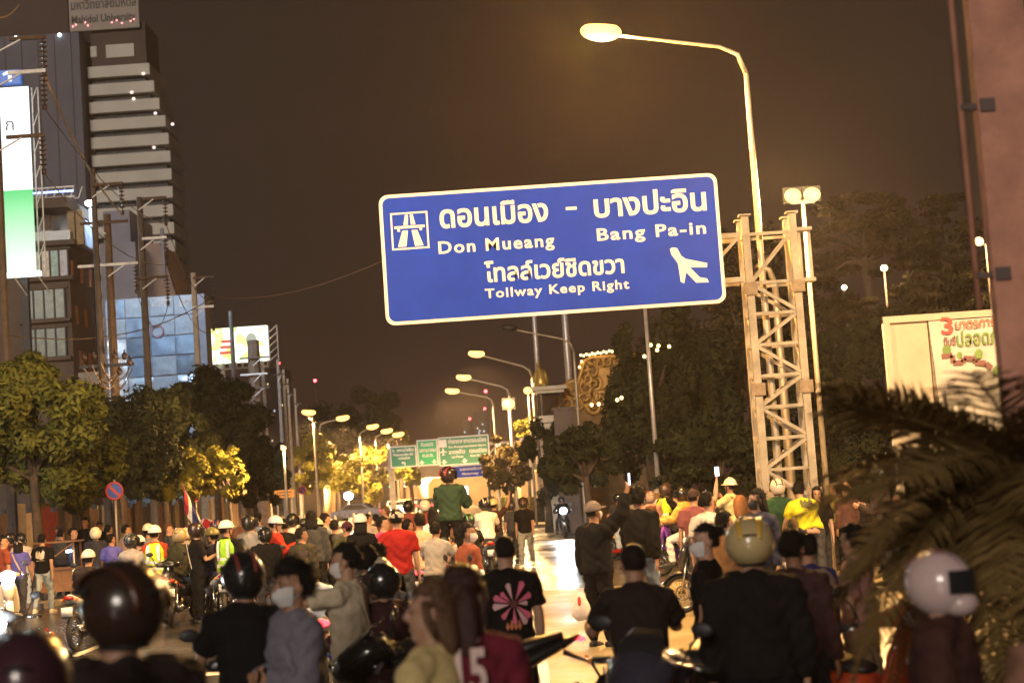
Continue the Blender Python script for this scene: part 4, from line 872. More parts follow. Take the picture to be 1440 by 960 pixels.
# ------------------------------------------------------------------ people: one continuous skin mesh per pose, clothes as children
def unit(v): v = V(v); return v.normalized()
class Pose:
    def __init__(s, lean=0., side=0., pel=.93, py=0., head=(0, 0), arms=None, legs=None, curl=.5, grip=(0, 0)):
        s.head = head; s.curl = curl; s.grip = grip
        s.P = V((0, py, pel)); u = unit((math.sin(rad(side)), math.sin(rad(lean)), math.cos(rad(lean)))); s.u = u
        s.R = V((1, 0, 0)); s.fw = u.cross(s.R)
        S = lambda x, y, z: s.P + s.R * x + u * (z - .93) + s.fw * y
        s.S = S
        hb = S(0, .005, 1.52); nu = unit((u.x * .5, u.y * .5 + .04, 1)); s.hc = hb + nu * .085
        s.H = M4.Translation(s.hc) @ M4.Rotation(rad(head[0]), 4, 'Z') @ M4.Rotation(rad(head[1]), 4, 'X')
        arms = arms or (((-.16, .03, -1), (-.05, .22, -1)), ((.16, .03, -1), (.05, .22, -1)))
        legs = legs or (((-.05, 0, -1), (-.02, -.04, -1)), ((.05, 0, -1), (.02, -.04, -1)))
        s.arm = []; s.leg = []
        for sg, (a, b) in zip((-1, 1), arms):
            sh = S(sg * .180, -.005, 1.375); el = sh + unit(a) * .29; wr = el + unit(b) * .245; s.arm.append((sh, el, wr, unit(b)))
        for sg, (a, b) in zip((-1, 1), legs):
            hp = s.P + V((sg * .09, 0, -.03)); kn = hp + unit(a) * .43; an = kn + unit(b) * .40; s.leg.append((hp, kn, an))
        s.top = (s.H @ V((0, 0, .135))).z; s.hx = s.hc.x; s.hy = s.hc.y
def torso_pts(p, g=0., z0=.80, z1=1.47, belly=1.):
    prof = [(.80, .10, .085), (.87, .155, .115), (.95, .168, .118), (1.06, .147, .105), (1.18, .158, .112), (1.29, .175, .118), (1.37, .150, .098), (1.43, .100, .076), (1.475, .064, .062)]
    pr = [q for q in prof if z0 - .01 <= q[0] <= z1 + .01]
    return [p.S(0, 0, z) for z, _, _ in pr], [((a + g) * 1., (b + g) * belly) for _, a, b in pr]
def body_raw(p):
    m = MB(); pt, r = torso_pts(p); m.tube(pt, r, 16, ref=(1, 0, 0))
    m.tube([p.S(0, -.005, 1.40), p.S(0, 0, 1.50), p.hc + V((0, -.012, -.02))], [.066, .056, .056], 12)
    H = p.H.to_3x3(); h = lambda *q: p.H @ V(q)
    m.ell(h(0, -.012, .035), (.077, .097, .098), H, 18, 12); m.ell(h(0, .022, -.035), (.062, .070, .088), H, 16, 10)
    m.ell(h(0, .062, -.098), (.030, .028, .024), H, 10, 7)
    m.tube([h(0, .090, .022), h(0, .113, -.016), h(0, .092, -.030)], [.010, .017, .012], 8)
    m.ell(h(0, .083, -.062), (.026, .014, .012), H, 10, 6); m.ell(h(0, .076, .032), (.055, .020, .014), H, 12, 6)
    for sg in (-1, 1): m.ell(h(sg * .079, -.010, -.005), (.013, .024, .034), H, 8, 6)
    for i, sg in enumerate((-1, 1)):
        sh, el, wr, d = p.arm[i]
        m.tube([p.S(sg * .10, 0, 1.385), sh, sh.lerp(el, .45), el, el.lerp(wr, .35), wr], [.06, .056, .046, .038, .041, .027], 12)
        # hand: palm, four fingers, thumb
        inn = (V((-sg, 0, 0)) - d * (-sg * d.x))
        inn = inn.normalized() if inn.length > .2 else V((0, 1, 0)); sd_ = d.cross(inn).normalized() * (1 if sg > 0 else -1)
        # sd_: towards the thumb (forward); inn: palm faces the body
        if sd_.y < 0 and abs(sd_.y) > .3: sd_ = -sd_
        pe = wr + d * .095
        m.tube([wr - d * .01, wr + d * .04, pe], [(.026, .022), (.040, .018), (.042, .015)], 10, ref=tuple(sd_))
        c = p.curl + p.grip[i]
        for k in range(4):
            o = pe + sd_ * (.030 - .020 * k) - d * .008; l = (.074, .082, .076, .060)[k]; cu = c * (1 + .12 * k)
            a1 = unit(d + inn * cu * .55); a2 = unit(d + inn * cu * 1.6)
            if c > 1.1: a2 = unit(-d * .5 + inn)
            m.tube([o - d * .02, o, o + a1 * l * .5, o + a1 * l * .5 + a2 * l * .5], [.0105, .0100, .0092, .0078], 7)
        t0 = wr + d * .03 + sd_ * .03; m.tube([wr + d * .02 + sd_ * .012, t0, t0 + unit(d * .7 + sd_ * .7 + inn * .4) * .032, t0 + unit(d * .9 + sd_ * .45 + inn * .7) * .062], [.014, .0135, .0115, .009], 7)
        hp, kn, an = p.leg[i]
        m.tube([hp + V((0, 0, .06)), hp, hp.lerp(kn, .5), kn, kn.lerp(an, .3), kn.lerp(an, .65), an], [.09, .092, .074, .053, .056, .044, .035], 12)
        ff = V((sg * .12, 1, 0)).normalized()
        m.tube([an + V((0, 0, .03)), an + V((0, -.01, -.03)), an + ff * .08 + V((0, 0, -.045)), an + ff * .17 + V((0, 0, -.055))], [.036, .040, .036, .026], 10)
    return m
def shirt_raw(p, long=False, g=.020, hem=.90, open_=False, puff=0.):
    m = MB(); z0 = .87 if hem < .93 else .95
    pt, r = torso_pts(p, g + puff, z0, 1.45); r[0] = (r[0][0] + .01, r[0][1] + .012)
    pt.append(p.S(0, 0, 1.475)); r.append((.073, .07)); m.tube(pt, r, 18, ref=(1, 0, 0))
    for i, sg in enumerate((-1, 1)):
        sh, el, wr, d = p.arm[i]; q = g + puff
        if long: m.tube([p.S(sg * .09, 0, 1.39), sh, sh.lerp(el, .5), el, el.lerp(wr, .5), wr - d * .005], [.058 + q, .053 + q, .048 + q, .044 + q, .042 + q * .9, .034 + q * .6], 12)
        else: m.tube([p.S(sg * .09, 0, 1.39), sh, sh.lerp(el, .4), sh.lerp(el, .72)], [.058 + q, .054 + q, .053 + q, .056 + q], 12)
    return m
def vest_raw(p):
    m = MB(); pt, r = torso_pts(p, .036, .87, 1.37); pt.append(p.S(0, 0, 1.42)); r.append((.155, .105)); pt.append(p.S(0, 0, 1.455)); r.append((.10, .085)); m.tube(pt, r, 18, ref=(1, 0, 0)); return m
def trousers_raw(p, short=False, wide=0.):
    m = MB(); m.tube([p.S(0, 0, 1.0), p.S(0, 0, .93), p.P + V((0, 0, -.07)), p.P + V((0, 0, -.13))], [(.172, .128), (.180, .134), (.168, .125), (.10, .09)], 16, ref=(1, 0, 0))
    for i, sg in enumerate((-1, 1)):
        hp, kn, an = p.leg[i]; w_ = wide
        P = [hp + V((0, 0, .05)), hp, hp.lerp(kn, .5), kn + V((0, .004, 0)), kn.lerp(an, .3), kn.lerp(an, .7), an + V((0, 0, .0))]; R_ = [.100, .108, .093 + w_, .074 + w_, .072 + w_, .063 + w_, .058 + w_ * 1.3]
        k = 4 if short else 7; m.tube(P[:k], R_[:k], 12)
    return m
def shoe_raw(p, i):
    sg = (-1, 1)[i]; hp, kn, an = p.leg[i]; ff = V((sg * .12, 1, 0)).normalized(); m = MB(); z = an.z
    m.tube([an - ff * .055 + V((0, 0, -.045)), an + V((0, 0, -.035)), an + ff * .09 + V((0, 0, -.05)), an + ff * .17 + V((0, 0, -.062)), an + ff * .215 + V((0, 0, -.066))], [(.038, .042), (.045, .052), (.046, .04), (.044, .03), (.02, .016)], 12, ref=(1, 0, 0))
    m.tube([an - ff * .085 + V((0, 0, -.082)), an + ff * .22 + V((0, 0, -.088))], [(.040, .014), (.040, .014)], 10, ref=(1, 0, 0)); return m
A_ = dict
FWD = ((-.12, .95, -.30), (.05, .95, -.06))
POSES = {
    'stand': Pose(), 'standL': Pose(head=(35, 0)), 'standR': Pose(head=(-35, 0)),
    'walk': Pose(lean=3, pel=.915, arms=(((-.14, .32, -1), (-.05, .55, -1)), ((.14, -.30, -1), (.05, .05, -1))), legs=(((-.02, -.34, -1), (-.02, -.55, -1)), ((.03, .36, -1), (.02, .02, -1)))),
    'walk2': Pose(lean=2, pel=.92, head=(15, 0), arms=(((-.14, -.28, -1), (-.05, .06, -1)), ((.14, .30, -1), (.05, .6, -1))), legs=(((-.03, .30, -1), (-.02, .02, -1)), ((.02, -.26, -1), (.02, -.42, -1)))),
    'phone': Pose(head=(0, -14), arms=(((-.22, .35, -1), (.30, .9, .35)), ((.22, .35, -1), (-.30, .9, .35))), curl=1.0),
    'phone1': Pose(head=(-12, -8), arms=(((-.16, .03, -1), (-.05, .22, -1)), ((.18, .50, -.9), (-.15, .85, .55))), curl=.9),
    'up': Pose(head=(-8, 8), arms=(((-.16, .03, -1), (-.05, .22, -1)), ((.42, .45, .65), (.12, .38, 1))), curl=.9),
    'film': Pose(head=(0, 3), arms=(((-.35, .75, -.55), (.25, .6, .8)), ((.35, .75, -.55), (-.25, .6, .8))), curl=1.0),
    'seat': Pose(lean=13, pel=.83, arms=(((-.30, .62, -.75), (-.02, .97, .02)), ((.30, .62, -.75), (.02, .97, .02))), legs=(((-.30, .88, -.34), (-.04, -.12, -1)), ((.30, .88, -.34), (.04, -.12, -1))), curl=1.5),
    'seatL': Pose(lean=10, pel=.83, head=(40, 0), arms=(((-.30, .62, -.75), (-.02, .97, .02)), ((.30, .62, -.75), (.02, .97, .02))), legs=(((-.30, .88, -.34), (-.04, -.12, -1)), ((.42, .60, -.70), (.10, -.05, -1))), curl=1.5),
    'seatR': Pose(lean=12, pel=.83, head=(-40, 0), arms=(((-.30, .62, -.75), (-.02, .97, .02)), ((.30, .62, -.75), (.02, .97, .02))), legs=(((-.42, .60, -.70), (-.10, -.05, -1)), ((.30, .88, -.34), (.04, -.12, -1))), curl=1.5),
    'pillion': Pose(lean=2, pel=.87, arms=(((-.2, .45, -1), (.15, .9, -.35)), ((.2, .45, -1), (-.15, .9, -.35))), legs=(((-.33, .86, -.35), (-.05, -.2, -1)), ((.33, .86, -.35), (.05, -.2, -1)))),
    'astride': Pose(lean=10, pel=.90, head=(6, 0), arms=(((-.32, .50, -.85), (-.02, .9, -.25)), ((.32, .50, -.85), (.02, .9, -.25))), legs=(((-.30, .04, -1), (-.10, -.04, -1)), ((.30, .04, -1), (.10, -.04, -1))), curl=1.5),
    'handhead': Pose(head=(12, -4), arms=(((-.25, .85, -.12), (.10, -.12, 1)), ((.16, .03, -1), (.05, .22, -1))), curl=.8),
    'bend': Pose(lean=38, pel=.90, py=-.1, head=(-20, -20), arms=(((-.2, .55, -.9), (.1, .75, -.6)), ((.2, .55, -.9), (-.1, .75, -.6)))),
    'cross': Pose(head=(10, 0), arms=(((-.22, .15, -1), (.75, .65, .05)), ((.22, .15, -1), (-.75, .65, .12)))),
    'hips': Pose(head=(-20, 0), arms=(((-.55, -.15, -.85), (.65, .25, -.55)), ((.16, .03, -1), (.05, .22, -1)))),
    'standup': Pose(lean=4, pel=.93, head=(-30, 0), arms=(((-.25, .5, -.85), (.2, .75, .45)), ((.25, .5, -.85), (-.2, .75, .45))), legs=(((-.16, .06, -1), (-.06, -.12, -1)), ((.16, .06, -1), (.06, -.12, -1))), curl=1.0),
}
GEO = {}       # (pose, piece) -> mesh
def prepare(keys):
    """grow the continuous surfaces: lofts joined by a voxel remesh, then relaxed and wrinkled"""
    tmp = []
    for key in keys:
        pose, piece, fine = key; p = POSES[pose]; vx = .0125 if fine else .019
        if piece == 'body': m = body_raw(p); vx = .0095 if fine else .0145; it = 3
        else:
            it = 4; vx = .014 if fine else .022
            m = {'tee': lambda: shirt_raw(p), 'long': lambda: shirt_raw(p, True, .024), 'jacket': lambda: shirt_raw(p, True, .030, puff=.012), 'vest': lambda: vest_raw(p),
                 'trousers': lambda: trousers_raw(p), 'wide': lambda: trousers_raw(p, False, .018), 'shorts': lambda: trousers_raw(p, True, .02)}[piece]()
        o = bpy.data.objects.new('tmp', m.mesh('tmp')); COL.objects.link(o)
        r = o.modifiers.new('r', 'REMESH'); r.mode = 'VOXEL'; r.voxel_size = vx; r.use_smooth_shade = True
        s = o.modifiers.new('s', 'SMOOTH'); s.iterations = it; s.factor = .5; tmp.append((key, o))
    dg = bpy.context.evaluated_depsgraph_get()
    for key, o in tmp:
        me = bpy.data.meshes.new_from_object(o.evaluated_get(dg)); me.name = key[1]
        if key[1] != 'body':
            n = len(me.vertices); co = np.empty(n * 3, np.float32); no = np.empty(n * 3, np.float32)
            me.vertices.foreach_get('co', co); me.vertices.foreach_get('normal', no); co = co.reshape(-1, 3); no = no.reshape(-1, 3)
            x, y, z = co.T; a = .0055 if key[1] in ('tee', 'vest') else .0075
            d = np.sin(24 * x + 31 * z + 3 * np.sin(19 * y + 9 * z)) + .8 * np.sin(47 * z - 26 * y + 4 * np.sin(17 * x)) + .6 * np.sin(13 * z + 38 * x - 21 * y)
            co = co + no * (d * a)[:, None] * .8 + no * .004
            me.vertices.foreach_set('co', co.ravel()); me.update()
        if not me.materials: me.materials.append(None)
        GEO[key] = me
    for _, o in tmp: d = o.data; bpy.data.objects.remove(o); bpy.data.meshes.remove(d)
    for pose, p in POSES.items():
        for i in (0, 1): GEO[(pose, 'shoe', i)] = shoe_raw(p, i).mesh('shoe')
# head-wear and hair in head space (origin at skull centre, facing +y)
def hair_mesh(kind):
    g = random.Random(hash(kind) % 99); m = MB()
    def fn(q):
        front = max(0, q.y) / .11; k = 1.
        if kind != 'buzz':
            w_ = .004 * math.sin(61 * q.x + 40 * q.z) + .004 * math.sin(83 * q.y - 50 * q.x) + .003 * math.sin(140 * q.z + 90 * q.x)
            q = q * (1 + w_ * 7)
        if q.z < .045 and q.y > .012: q = V((q.x * .88, min(q.y, .012), q.z))        # hairline, temples
        if q.z < -.01 and q.y > -.02: q = V((q.x * .86, q.y - .03, q.z))
        return q
    r = {'buzz': (.080, .101, .106), 'short': (.088, .108, .118), 'puff': (.108, .124, .145), 'bun': (.086, .106, .114), 'long': (.092, .108, .118), 'bob': (.094, .108, .118)}[kind]
    z0 = {'buzz': -.62, 'short': -.62, 'puff': -.6, 'bun': -.6, 'long': -.7, 'bob': -.8}[kind]
    m.ell((0, -.018, .032), r, None, 34, 22, z0, 1, fn)
    for _ in range({'buzz': 0, 'puff': 1500}.get(kind, 900)):       # loose strands break the outline
        ph_ = math.asin(g.uniform(max(z0, -.55), 1)); a_ = g.uniform(0, 6.283); q = fn(V((math.cos(ph_) * math.cos(a_) * r[0], math.cos(ph_) * math.sin(a_) * r[1], math.sin(ph_) * r[2])))
        c_ = V((0, -.018, .032)); n_ = q.normalized(); d_ = (n_ * g.uniform(.25, .9) + V((g.uniform(-.7, .7), g.uniform(-.7, .3), g.uniform(-1.1, .1)))).normalized(); l_ = g.uniform(.02, .045) * (1.5 if kind == 'puff' else 1)
        t_ = d_.cross(n_); t_ = (t_.normalized() if t_.length > .05 else V((1, 0, 0))) * .0028
        b_ = c_ + q * .97; m.add([b_ - t_, b_ + t_, b_ + d_ * l_], [(0, 1, 2)])
    if kind == 'bun': m.ell((0, -.135, .075), (.045, .04, .042), None, 12, 8)
    if kind in ('long', 'bob'):
        L_ = .22 if kind == 'long' else .15
        pr = [(.088, .075), (.098, .078), (.108, .07), (.112, .055), (.10, .04), (.07, .02)]
        m.tube([(0, -.045, .05), (0, -.055, -.03), (0, -.068, -.03 - L_ * .3), (0, -.085, -.03 - L_ * .6), (0, -.09, -.03 - L_ * .88), (0, -.085, -.03 - L_)], pr, 22, ref=(1, 0, 0))
        for sg in (-1, 1): m.tube([(sg * .072, .02, .055), (sg * .088, .012, -.02), (sg * .092, -.02, -.03 - L_ * .5)], [.02, .022, .012], 8)
    return m.mesh('hair')
def dome(r, z0, fn=None, c=(0, -.012, .03), n=30, m_=16): return MB().ell(c, r, None, n, m_, z0, 1, fn)
def open_face(q):
    if q.y > .03 and q.z < .055:
        q = V((q.x * 1.0, min(q.y, .035 + max(0, abs(q.x) - .085) * 2.2), q.z))
    return q
HW = {}
def headwear():
    for k in ('buzz', 'short', 'puff', 'bun', 'long', 'bob'): HW['hair_' + k] = hair_mesh(k)
    HW['helmet'] = dome((.128, .150, .145), -.86, open_face).mesh('helmet')
    v_ = MB(); P = []
    for i in range(15):
        a = rad(-72 + 144 * i / 14)
        for j in range(5): t = j / 4; P.append((.134 * math.sin(a), -.01 + .152 * math.cos(a) + .016 * math.sin(math.pi * t), .095 - .14 * t))
    v_.add(P, [(i * 5 + j, i * 5 + j + 1, (i + 1) * 5 + j + 1, (i + 1) * 5 + j) for i in range(14) for j in range(4)]); HW['visor'] = v_.mesh('visor')
    b = MB()
    for i in range(13): pass
    b.tube([(.13 * math.sin(rad(a)), -.012 + .150 * math.cos(rad(a)), .088) for a in range(-80, 81, 16)], [(.006, .014)] * 11, 6); HW['brow_trim'] = b.mesh('brow_trim')
    s_ = MB()
    for sx in (-.045, .045): s_.tube([(sx * (1 + .2 * math.sin(rad(a))), -.012 + .150 * math.cos(rad(a)) * .942, .03 + .145 * math.sin(rad(a)) * .942) for a in range(34, 171, 8)], [(.013, .002)] * 18, 6, ref=(1, 0, 0))
    HW['stripe'] = s_.mesh('stripe'); s_ = MB()
    for sx in (-.062, .062): s_.tube([(sx, -.012 + .150 * math.cos(rad(a)) * .885, .03 + .145 * math.sin(rad(a)) * .885) for a in range(34, 190, 8)], [(.030, .003)] * 20, 6, ref=(1, 0, 0))
    HW['stripe_wide'] = s_.mesh('stripe')
    HW['vent'] = MB().tube([(-.035, -.152, .075), (0, -.158, .078), (.035, -.152, .075)], [(.008, .006)] * 3, 6).mesh('vent'); HW['scoop'] = MB().tube([(0, -.05, .172), (0, .03, .172)], [(.010, .005)] * 2, 6).mesh('vent')
    HW['edge_trim'] = MB().tube([(.070 * math.cos(rad(k * 20)), -.012 + .080 * math.sin(rad(k * 20)) - .004, -.092) for k in range(19)], .008, 6).mesh('edge_trim')
    HW['full_helmet'] = dome((.130, .155, .150), -.95, None, (0, 0, .015)).add(*(lambda t: (t.v, t.f))(MB().ell((0, .085, -.075), (.088, .085, .065), None, 20, 10))).mesh('helmet')
    v2 = MB(); P = []
    for i in range(15):
        a = rad(-70 + 140 * i / 14)
        for j in range(5): t = j / 4; P.append((.136 * math.sin(a), .165 * math.cos(a) + .006, .078 - .105 * t))
    v2.add(P, [(i * 5 + j, i * 5 + j + 1, (i + 1) * 5 + j + 1, (i + 1) * 5 + j) for i in range(14) for j in range(4)]); HW['full_visor'] = v2.mesh('visor')
    hb = dome((.122, .142, .132), -.12, None, (0, -.012, .05)); hb.ell((0, .10, .05), (.085, .075, .008), None, 18, 5); HW['half_helmet'] = hb.mesh('helmet')
    HW['strap'] = MB().tube([(-.105, .0, .04), (-.088, .02, -.05), (-.045, .045, -.115), (.045, .045, -.115), (.088, .02, -.05), (.105, 0, .04)], [(.004, .010)] * 6, 5).mesh('chin_strap')
    hh = dome((.115, .138, .125), -.08, None, (0, -.012, .055)); hh.ell((0, .005, .047), (.150, .185, .012), None, 26, 5); hh.tube([(0, -.13, .10), (0, -.06, .178), (0, .03, .185), (0, .10, .135)], [(.012, .008)] * 4, 6); HW['hard_hat'] = hh.mesh('helmet')
    cp = dome((.094, .114, .108), -.10, None, (0, -.012, .035)); cp.ell((0, .125, .035), (.075, .085, .010), None, 18, 5); HW['cap'] = cp.mesh('cap')
    mk = MB(); P = []
    for i in range(13):
        a = rad(-78 + 156 * i / 12)
        for j in range(7): t = j / 6; b_ = math.sin(math.pi * t); tp = 1 - .45 * max(0, t - .45); P.append(((.067 + .006 * b_) * math.sin(a) * tp, .016 + (.078 + .036 * b_ * math.cos(a) ** 2 + .003 * math.sin(20 * t)) * math.cos(a) * (1 - .25 * max(0, t - .5)), .010 - .112 * t - .018 * math.cos(a) * max(0, .3 - t)))
    mk.add(P, [(i * 7 + j, i * 7 + j + 1, (i + 1) * 7 + j + 1, (i + 1) * 7 + j) for i in range(12) for j in range(6)])
    for sg in (-1, 1): mk.tube([(sg * .064, .03, -.01), (sg * .082, -.01, .02), (sg * .078, -.02, -.02), (sg * .062, .03, -.07)], .0022, 4)
    HW['face_mask'] = mk.mesh('face_mask')
    HW['eye'] = MB().ell((0, 0, 0), (.013, .006, .0065), None, 10, 6).mesh('eye')
    HW['eyebrow'] = MB().ell((0, 0, 0), (.020, .005, .004), None, 8, 5).mesh('eyebrow')
    HW['mouth'] = MB().ell((0, 0, 0), (.023, .004, .004), None, 10, 5).mesh('mouth')
    bp = MB().box((0, 0, 0), (.30, .15, .42)); HW['pack'] = MB().ell((0, 0, 0), (.17, .10, .24), None, 20, 14, fn=lambda q: V([math.copysign(abs(c) ** .75 * s ** .25, c) for c, s in zip(q, (.17, .10, .24))])).mesh('backpack')
    HW['phone_body'] = MB().box((0, 0, 0), (.074, .009, .155)).mesh('phone', False); HW['phone_screen'] = MB().box((0, -.006, 0), (.066, .003, .142)).mesh('screen', False)
SKIN = [mat('skin_%d' % i, c, .5, var=.08, scale=14, spec=.35) for i, c in enumerate(((.42, .24, .155), (.36, .19, .115), (.27, .14, .08)))]
HAIR = mat('black_hair', (.010, .008, .007), .6, var=.4, scale=40, bump=.6, bscale=90, spec=.15); HAIRB = mat('brown_hair', (.11, .05, .022), .45, var=.3, scale=40, bump=.6, bscale=90); HAIRR = mat('dark_red_hair', (.045, .012, .008), .45, var=.3, scale=40, bump=.6, bscale=90)
EYE = mat('dark_eye', (.012, .009, .008), .2, var=0); LIP = mat('lip', (.25, .09, .07), .5, var=0)
VIS = mat('smoked_visor', (.02, .02, .022), .07, var=0, coat=1.); MASKM = mat('white_mask', (.62, .60, .58), .8, var=.03); MASKB = mat('black_mask', (.02, .02, .022), .8, var=.1)
HIV = mat('hi_vis_yellow', (.55, .72, .02), .6, var=.08, scale=6, bump=.3, bscale=25); REFL = mat('reflective_tape', (.80, .82, .84), .3, .2, var=.05)
SCR = glow('phone_screen_light', (.85, .92, 1), 3.0)
def person(px, py, D, pose, yaw, label, top=('tee', (.02, .02, .02)), bot=('trousers', (.03, .03, .035)), head=('hair_short', None), skin=0, mask=None, vest=False, pack=None, shoe=(.05, .05, .05), fine=False, ph=None, prn=None, group='people in the crowd', bike=None, zoff=0., wide=1., cat='person', strap=None, scale=None, stripe=None):
    p = POSES[pose]; hwk = head[0] if head else ''
    extra = {'helmet': .042, 'full_helmet': .035, 'half_helmet': .05, 'hard_hat': .05, 'cap': .012}.get(hwk, .02 if hwk == 'hair_puff' else .012)
    t = W(px, py, D); a = rad(yaw); H = p.top + extra; sc = scale or min(1.12, max(.86, (t.z - zoff) / H))
    R = M4.Rotation(a, 3, 'Z'); off = R @ V((p.hx, p.hy, 0)) * sc
    o = thing('person', label, cat, (t.x - off.x, t.y - off.y, t.z - H * sc), a, group, sc)
    if abs(t.z - H * sc) > .05: print('Z?', label[:40], px, py, D, 'zhead %.2f want %.2f foot %.2f' % (t.z, H, t.z - H * sc))
    o.scale = (sc * wide, sc * wide, sc)
    g = lambda piece: GEO[(pose, piece, fine)]
    sk = SKIN[skin]; put('body', g('body'), sk, o)
    sh = put('jacket' if top[0] == 'jacket' else 'shirt', g(top[0]), cloth(top[1]), o)
    put({'shorts': 'shorts'}.get(bot[0], 'trousers'), g(bot[0]), cloth(bot[1]), o)
    for i in (0, 1): put('shoe', GEO[(pose, 'shoe', i)], cloth(shoe), o)
    hl = lambda name, key, m, T=None, par=o: put(name, HW[key], m, par, p.H @ (T or M4.Identity(4)))
    facing = not mask or True
    for sg in (-1, 1):
        hl('eye', 'eye', EYE, M4.Translation((sg * .031, .089, .008))); hl('eyebrow', 'eyebrow', HAIR, M4.Translation((sg * .031, .094, .034)))
    if mask: hl('face_mask', 'face_mask', mask)
    else: hl('mouth', 'mouth', LIP, M4.Translation((0, .097, -.064)))
    if head:
        if hwk.startswith('hair'): hl('hair', hwk, head[1] or HAIR)
        else:
            hc = head[1]; m = paint(hc) if hwk != 'cap' else cloth(hc)
            he = hl('helmet' if hwk != 'cap' else 'cap', hwk, m)
            ch = lambda name, key, m: put(name, HW[key], m, he)
            if hwk == 'helmet':
                ch('brow_trim', 'brow_trim', BLACK); ch('vent', 'vent', BLACK); [put('vent', HW['scoop'], BLACK, he, M4.Translation((sx, 0, 0))) for sx in (-.03, .03)]; ch('edge_trim', 'edge_trim', BLACK)
                if len(head) > 2 and head[2]: ch('stripe', 'stripe_wide' if len(head) > 4 else 'stripe', paint(head[2]))
                if len(head) < 4 or head[3]: ch('visor', 'visor', VIS)
                hl('hair', 'hair_buzz', HAIR)
            elif hwk == 'full_helmet': ch('visor', 'full_visor', VIS); (ch('stripe', 'stripe', paint(head[2])) if len(head) > 2 else None)
            elif hwk in ('half_helmet', 'hard_hat'):
                ch('chin_strap', 'strap', BLACK); hl('hair', head[2] if len(head) > 2 else 'hair_short', HAIR)
            else: hl('hair', 'hair_buzz' if len(head) < 3 else head[2], HAIR)
    if vest:
        v = put('vest', g('vest'), HIV if vest is True else vest, o)
        for z in (.98, 1.10):
            rr = {.98: (.211, .160), 1.10: (.197, .150)}[z]; q = MB()
            P = [p.S(math.cos(rad(k * 15)) * rr[0], math.sin(rad(k * 15)) * rr[1], z) for k in range(25)]; q.tube(P, [(.004, .026)] * 25, 6, ref=(0, 0, 1)) if False else None
            vs = [x for pt in P for x in (pt - p.u * .027, pt + p.u * .027)]; q.add(vs, [(2 * k, 2 * k + 2, 2 * k + 3, 2 * k + 1) for k in range(24)]); q.build('reflective_band', REFL, v, True)
        for sx in (-.095, .095):
            for sy in (-1, 1):
                P = [p.S(sx * (1 + .25 * (1.36 - z)), sy * (yy + .014), z) for z, yy in ((1.12, .150), (1.20, .152), (1.29, .158), (1.37, .144), (1.42, .113))]
                q = MB(); vs = [x for pt in P for x in (pt - p.R * .025, pt + p.R * .025)]; q.add(vs, [(2 * k, 2 * k + 1, 2 * k + 3, 2 * k + 2) for k in range(4)]); q.build('reflective_band', REFL, v, True)
    if stripe:
        q = MB(); P = [p.S(sx, -.150, z) for sx, z in ((-.1, 1.42), (-.03, 1.25), (.06, 1.08), (.13, .97))]; q.tube(P, [(.020, .004)] * 4, 6); q.build('sling_strap', cloth(stripe), o, True)
    if pack:
        b = put('backpack', HW['pack'], cloth(pack), o, M4.Translation(p.S(0, -.21, 1.20)))
        for sx in (-.11, .11): MB().tube([p.S(sx, -.14, 1.40), p.S(sx, 0, 1.455), p.S(sx, .15, 1.33), p.S(sx * 1.2, .10, 1.10)], [(.022, .006)] * 4, 6).build('strap', cloth(pack), o, True)
    if prn: prn(o, p)
    if ph:
        i = ph[0]; sh_, el, wr, d = p.arm[i]; q = o.matrix_basis @ (wr + d * .12 + V((0, .03, .05)))
        f = thing('phone', ph[1], 'phone', q, a + rad(ph[2] if len(ph) > 2 else 0), 'phones held by people')
        put('phone_body', HW['phone_body'], DARKM, f, M4.Rotation(rad(ph[3] if len(ph) > 3 else 0), 4, 'Y')); 
        put('screen', HW['phone_screen'], SCR, f, M4.Rotation(rad(ph[3] if len(ph) > 3 else 0), 4, 'Y'))
    return o
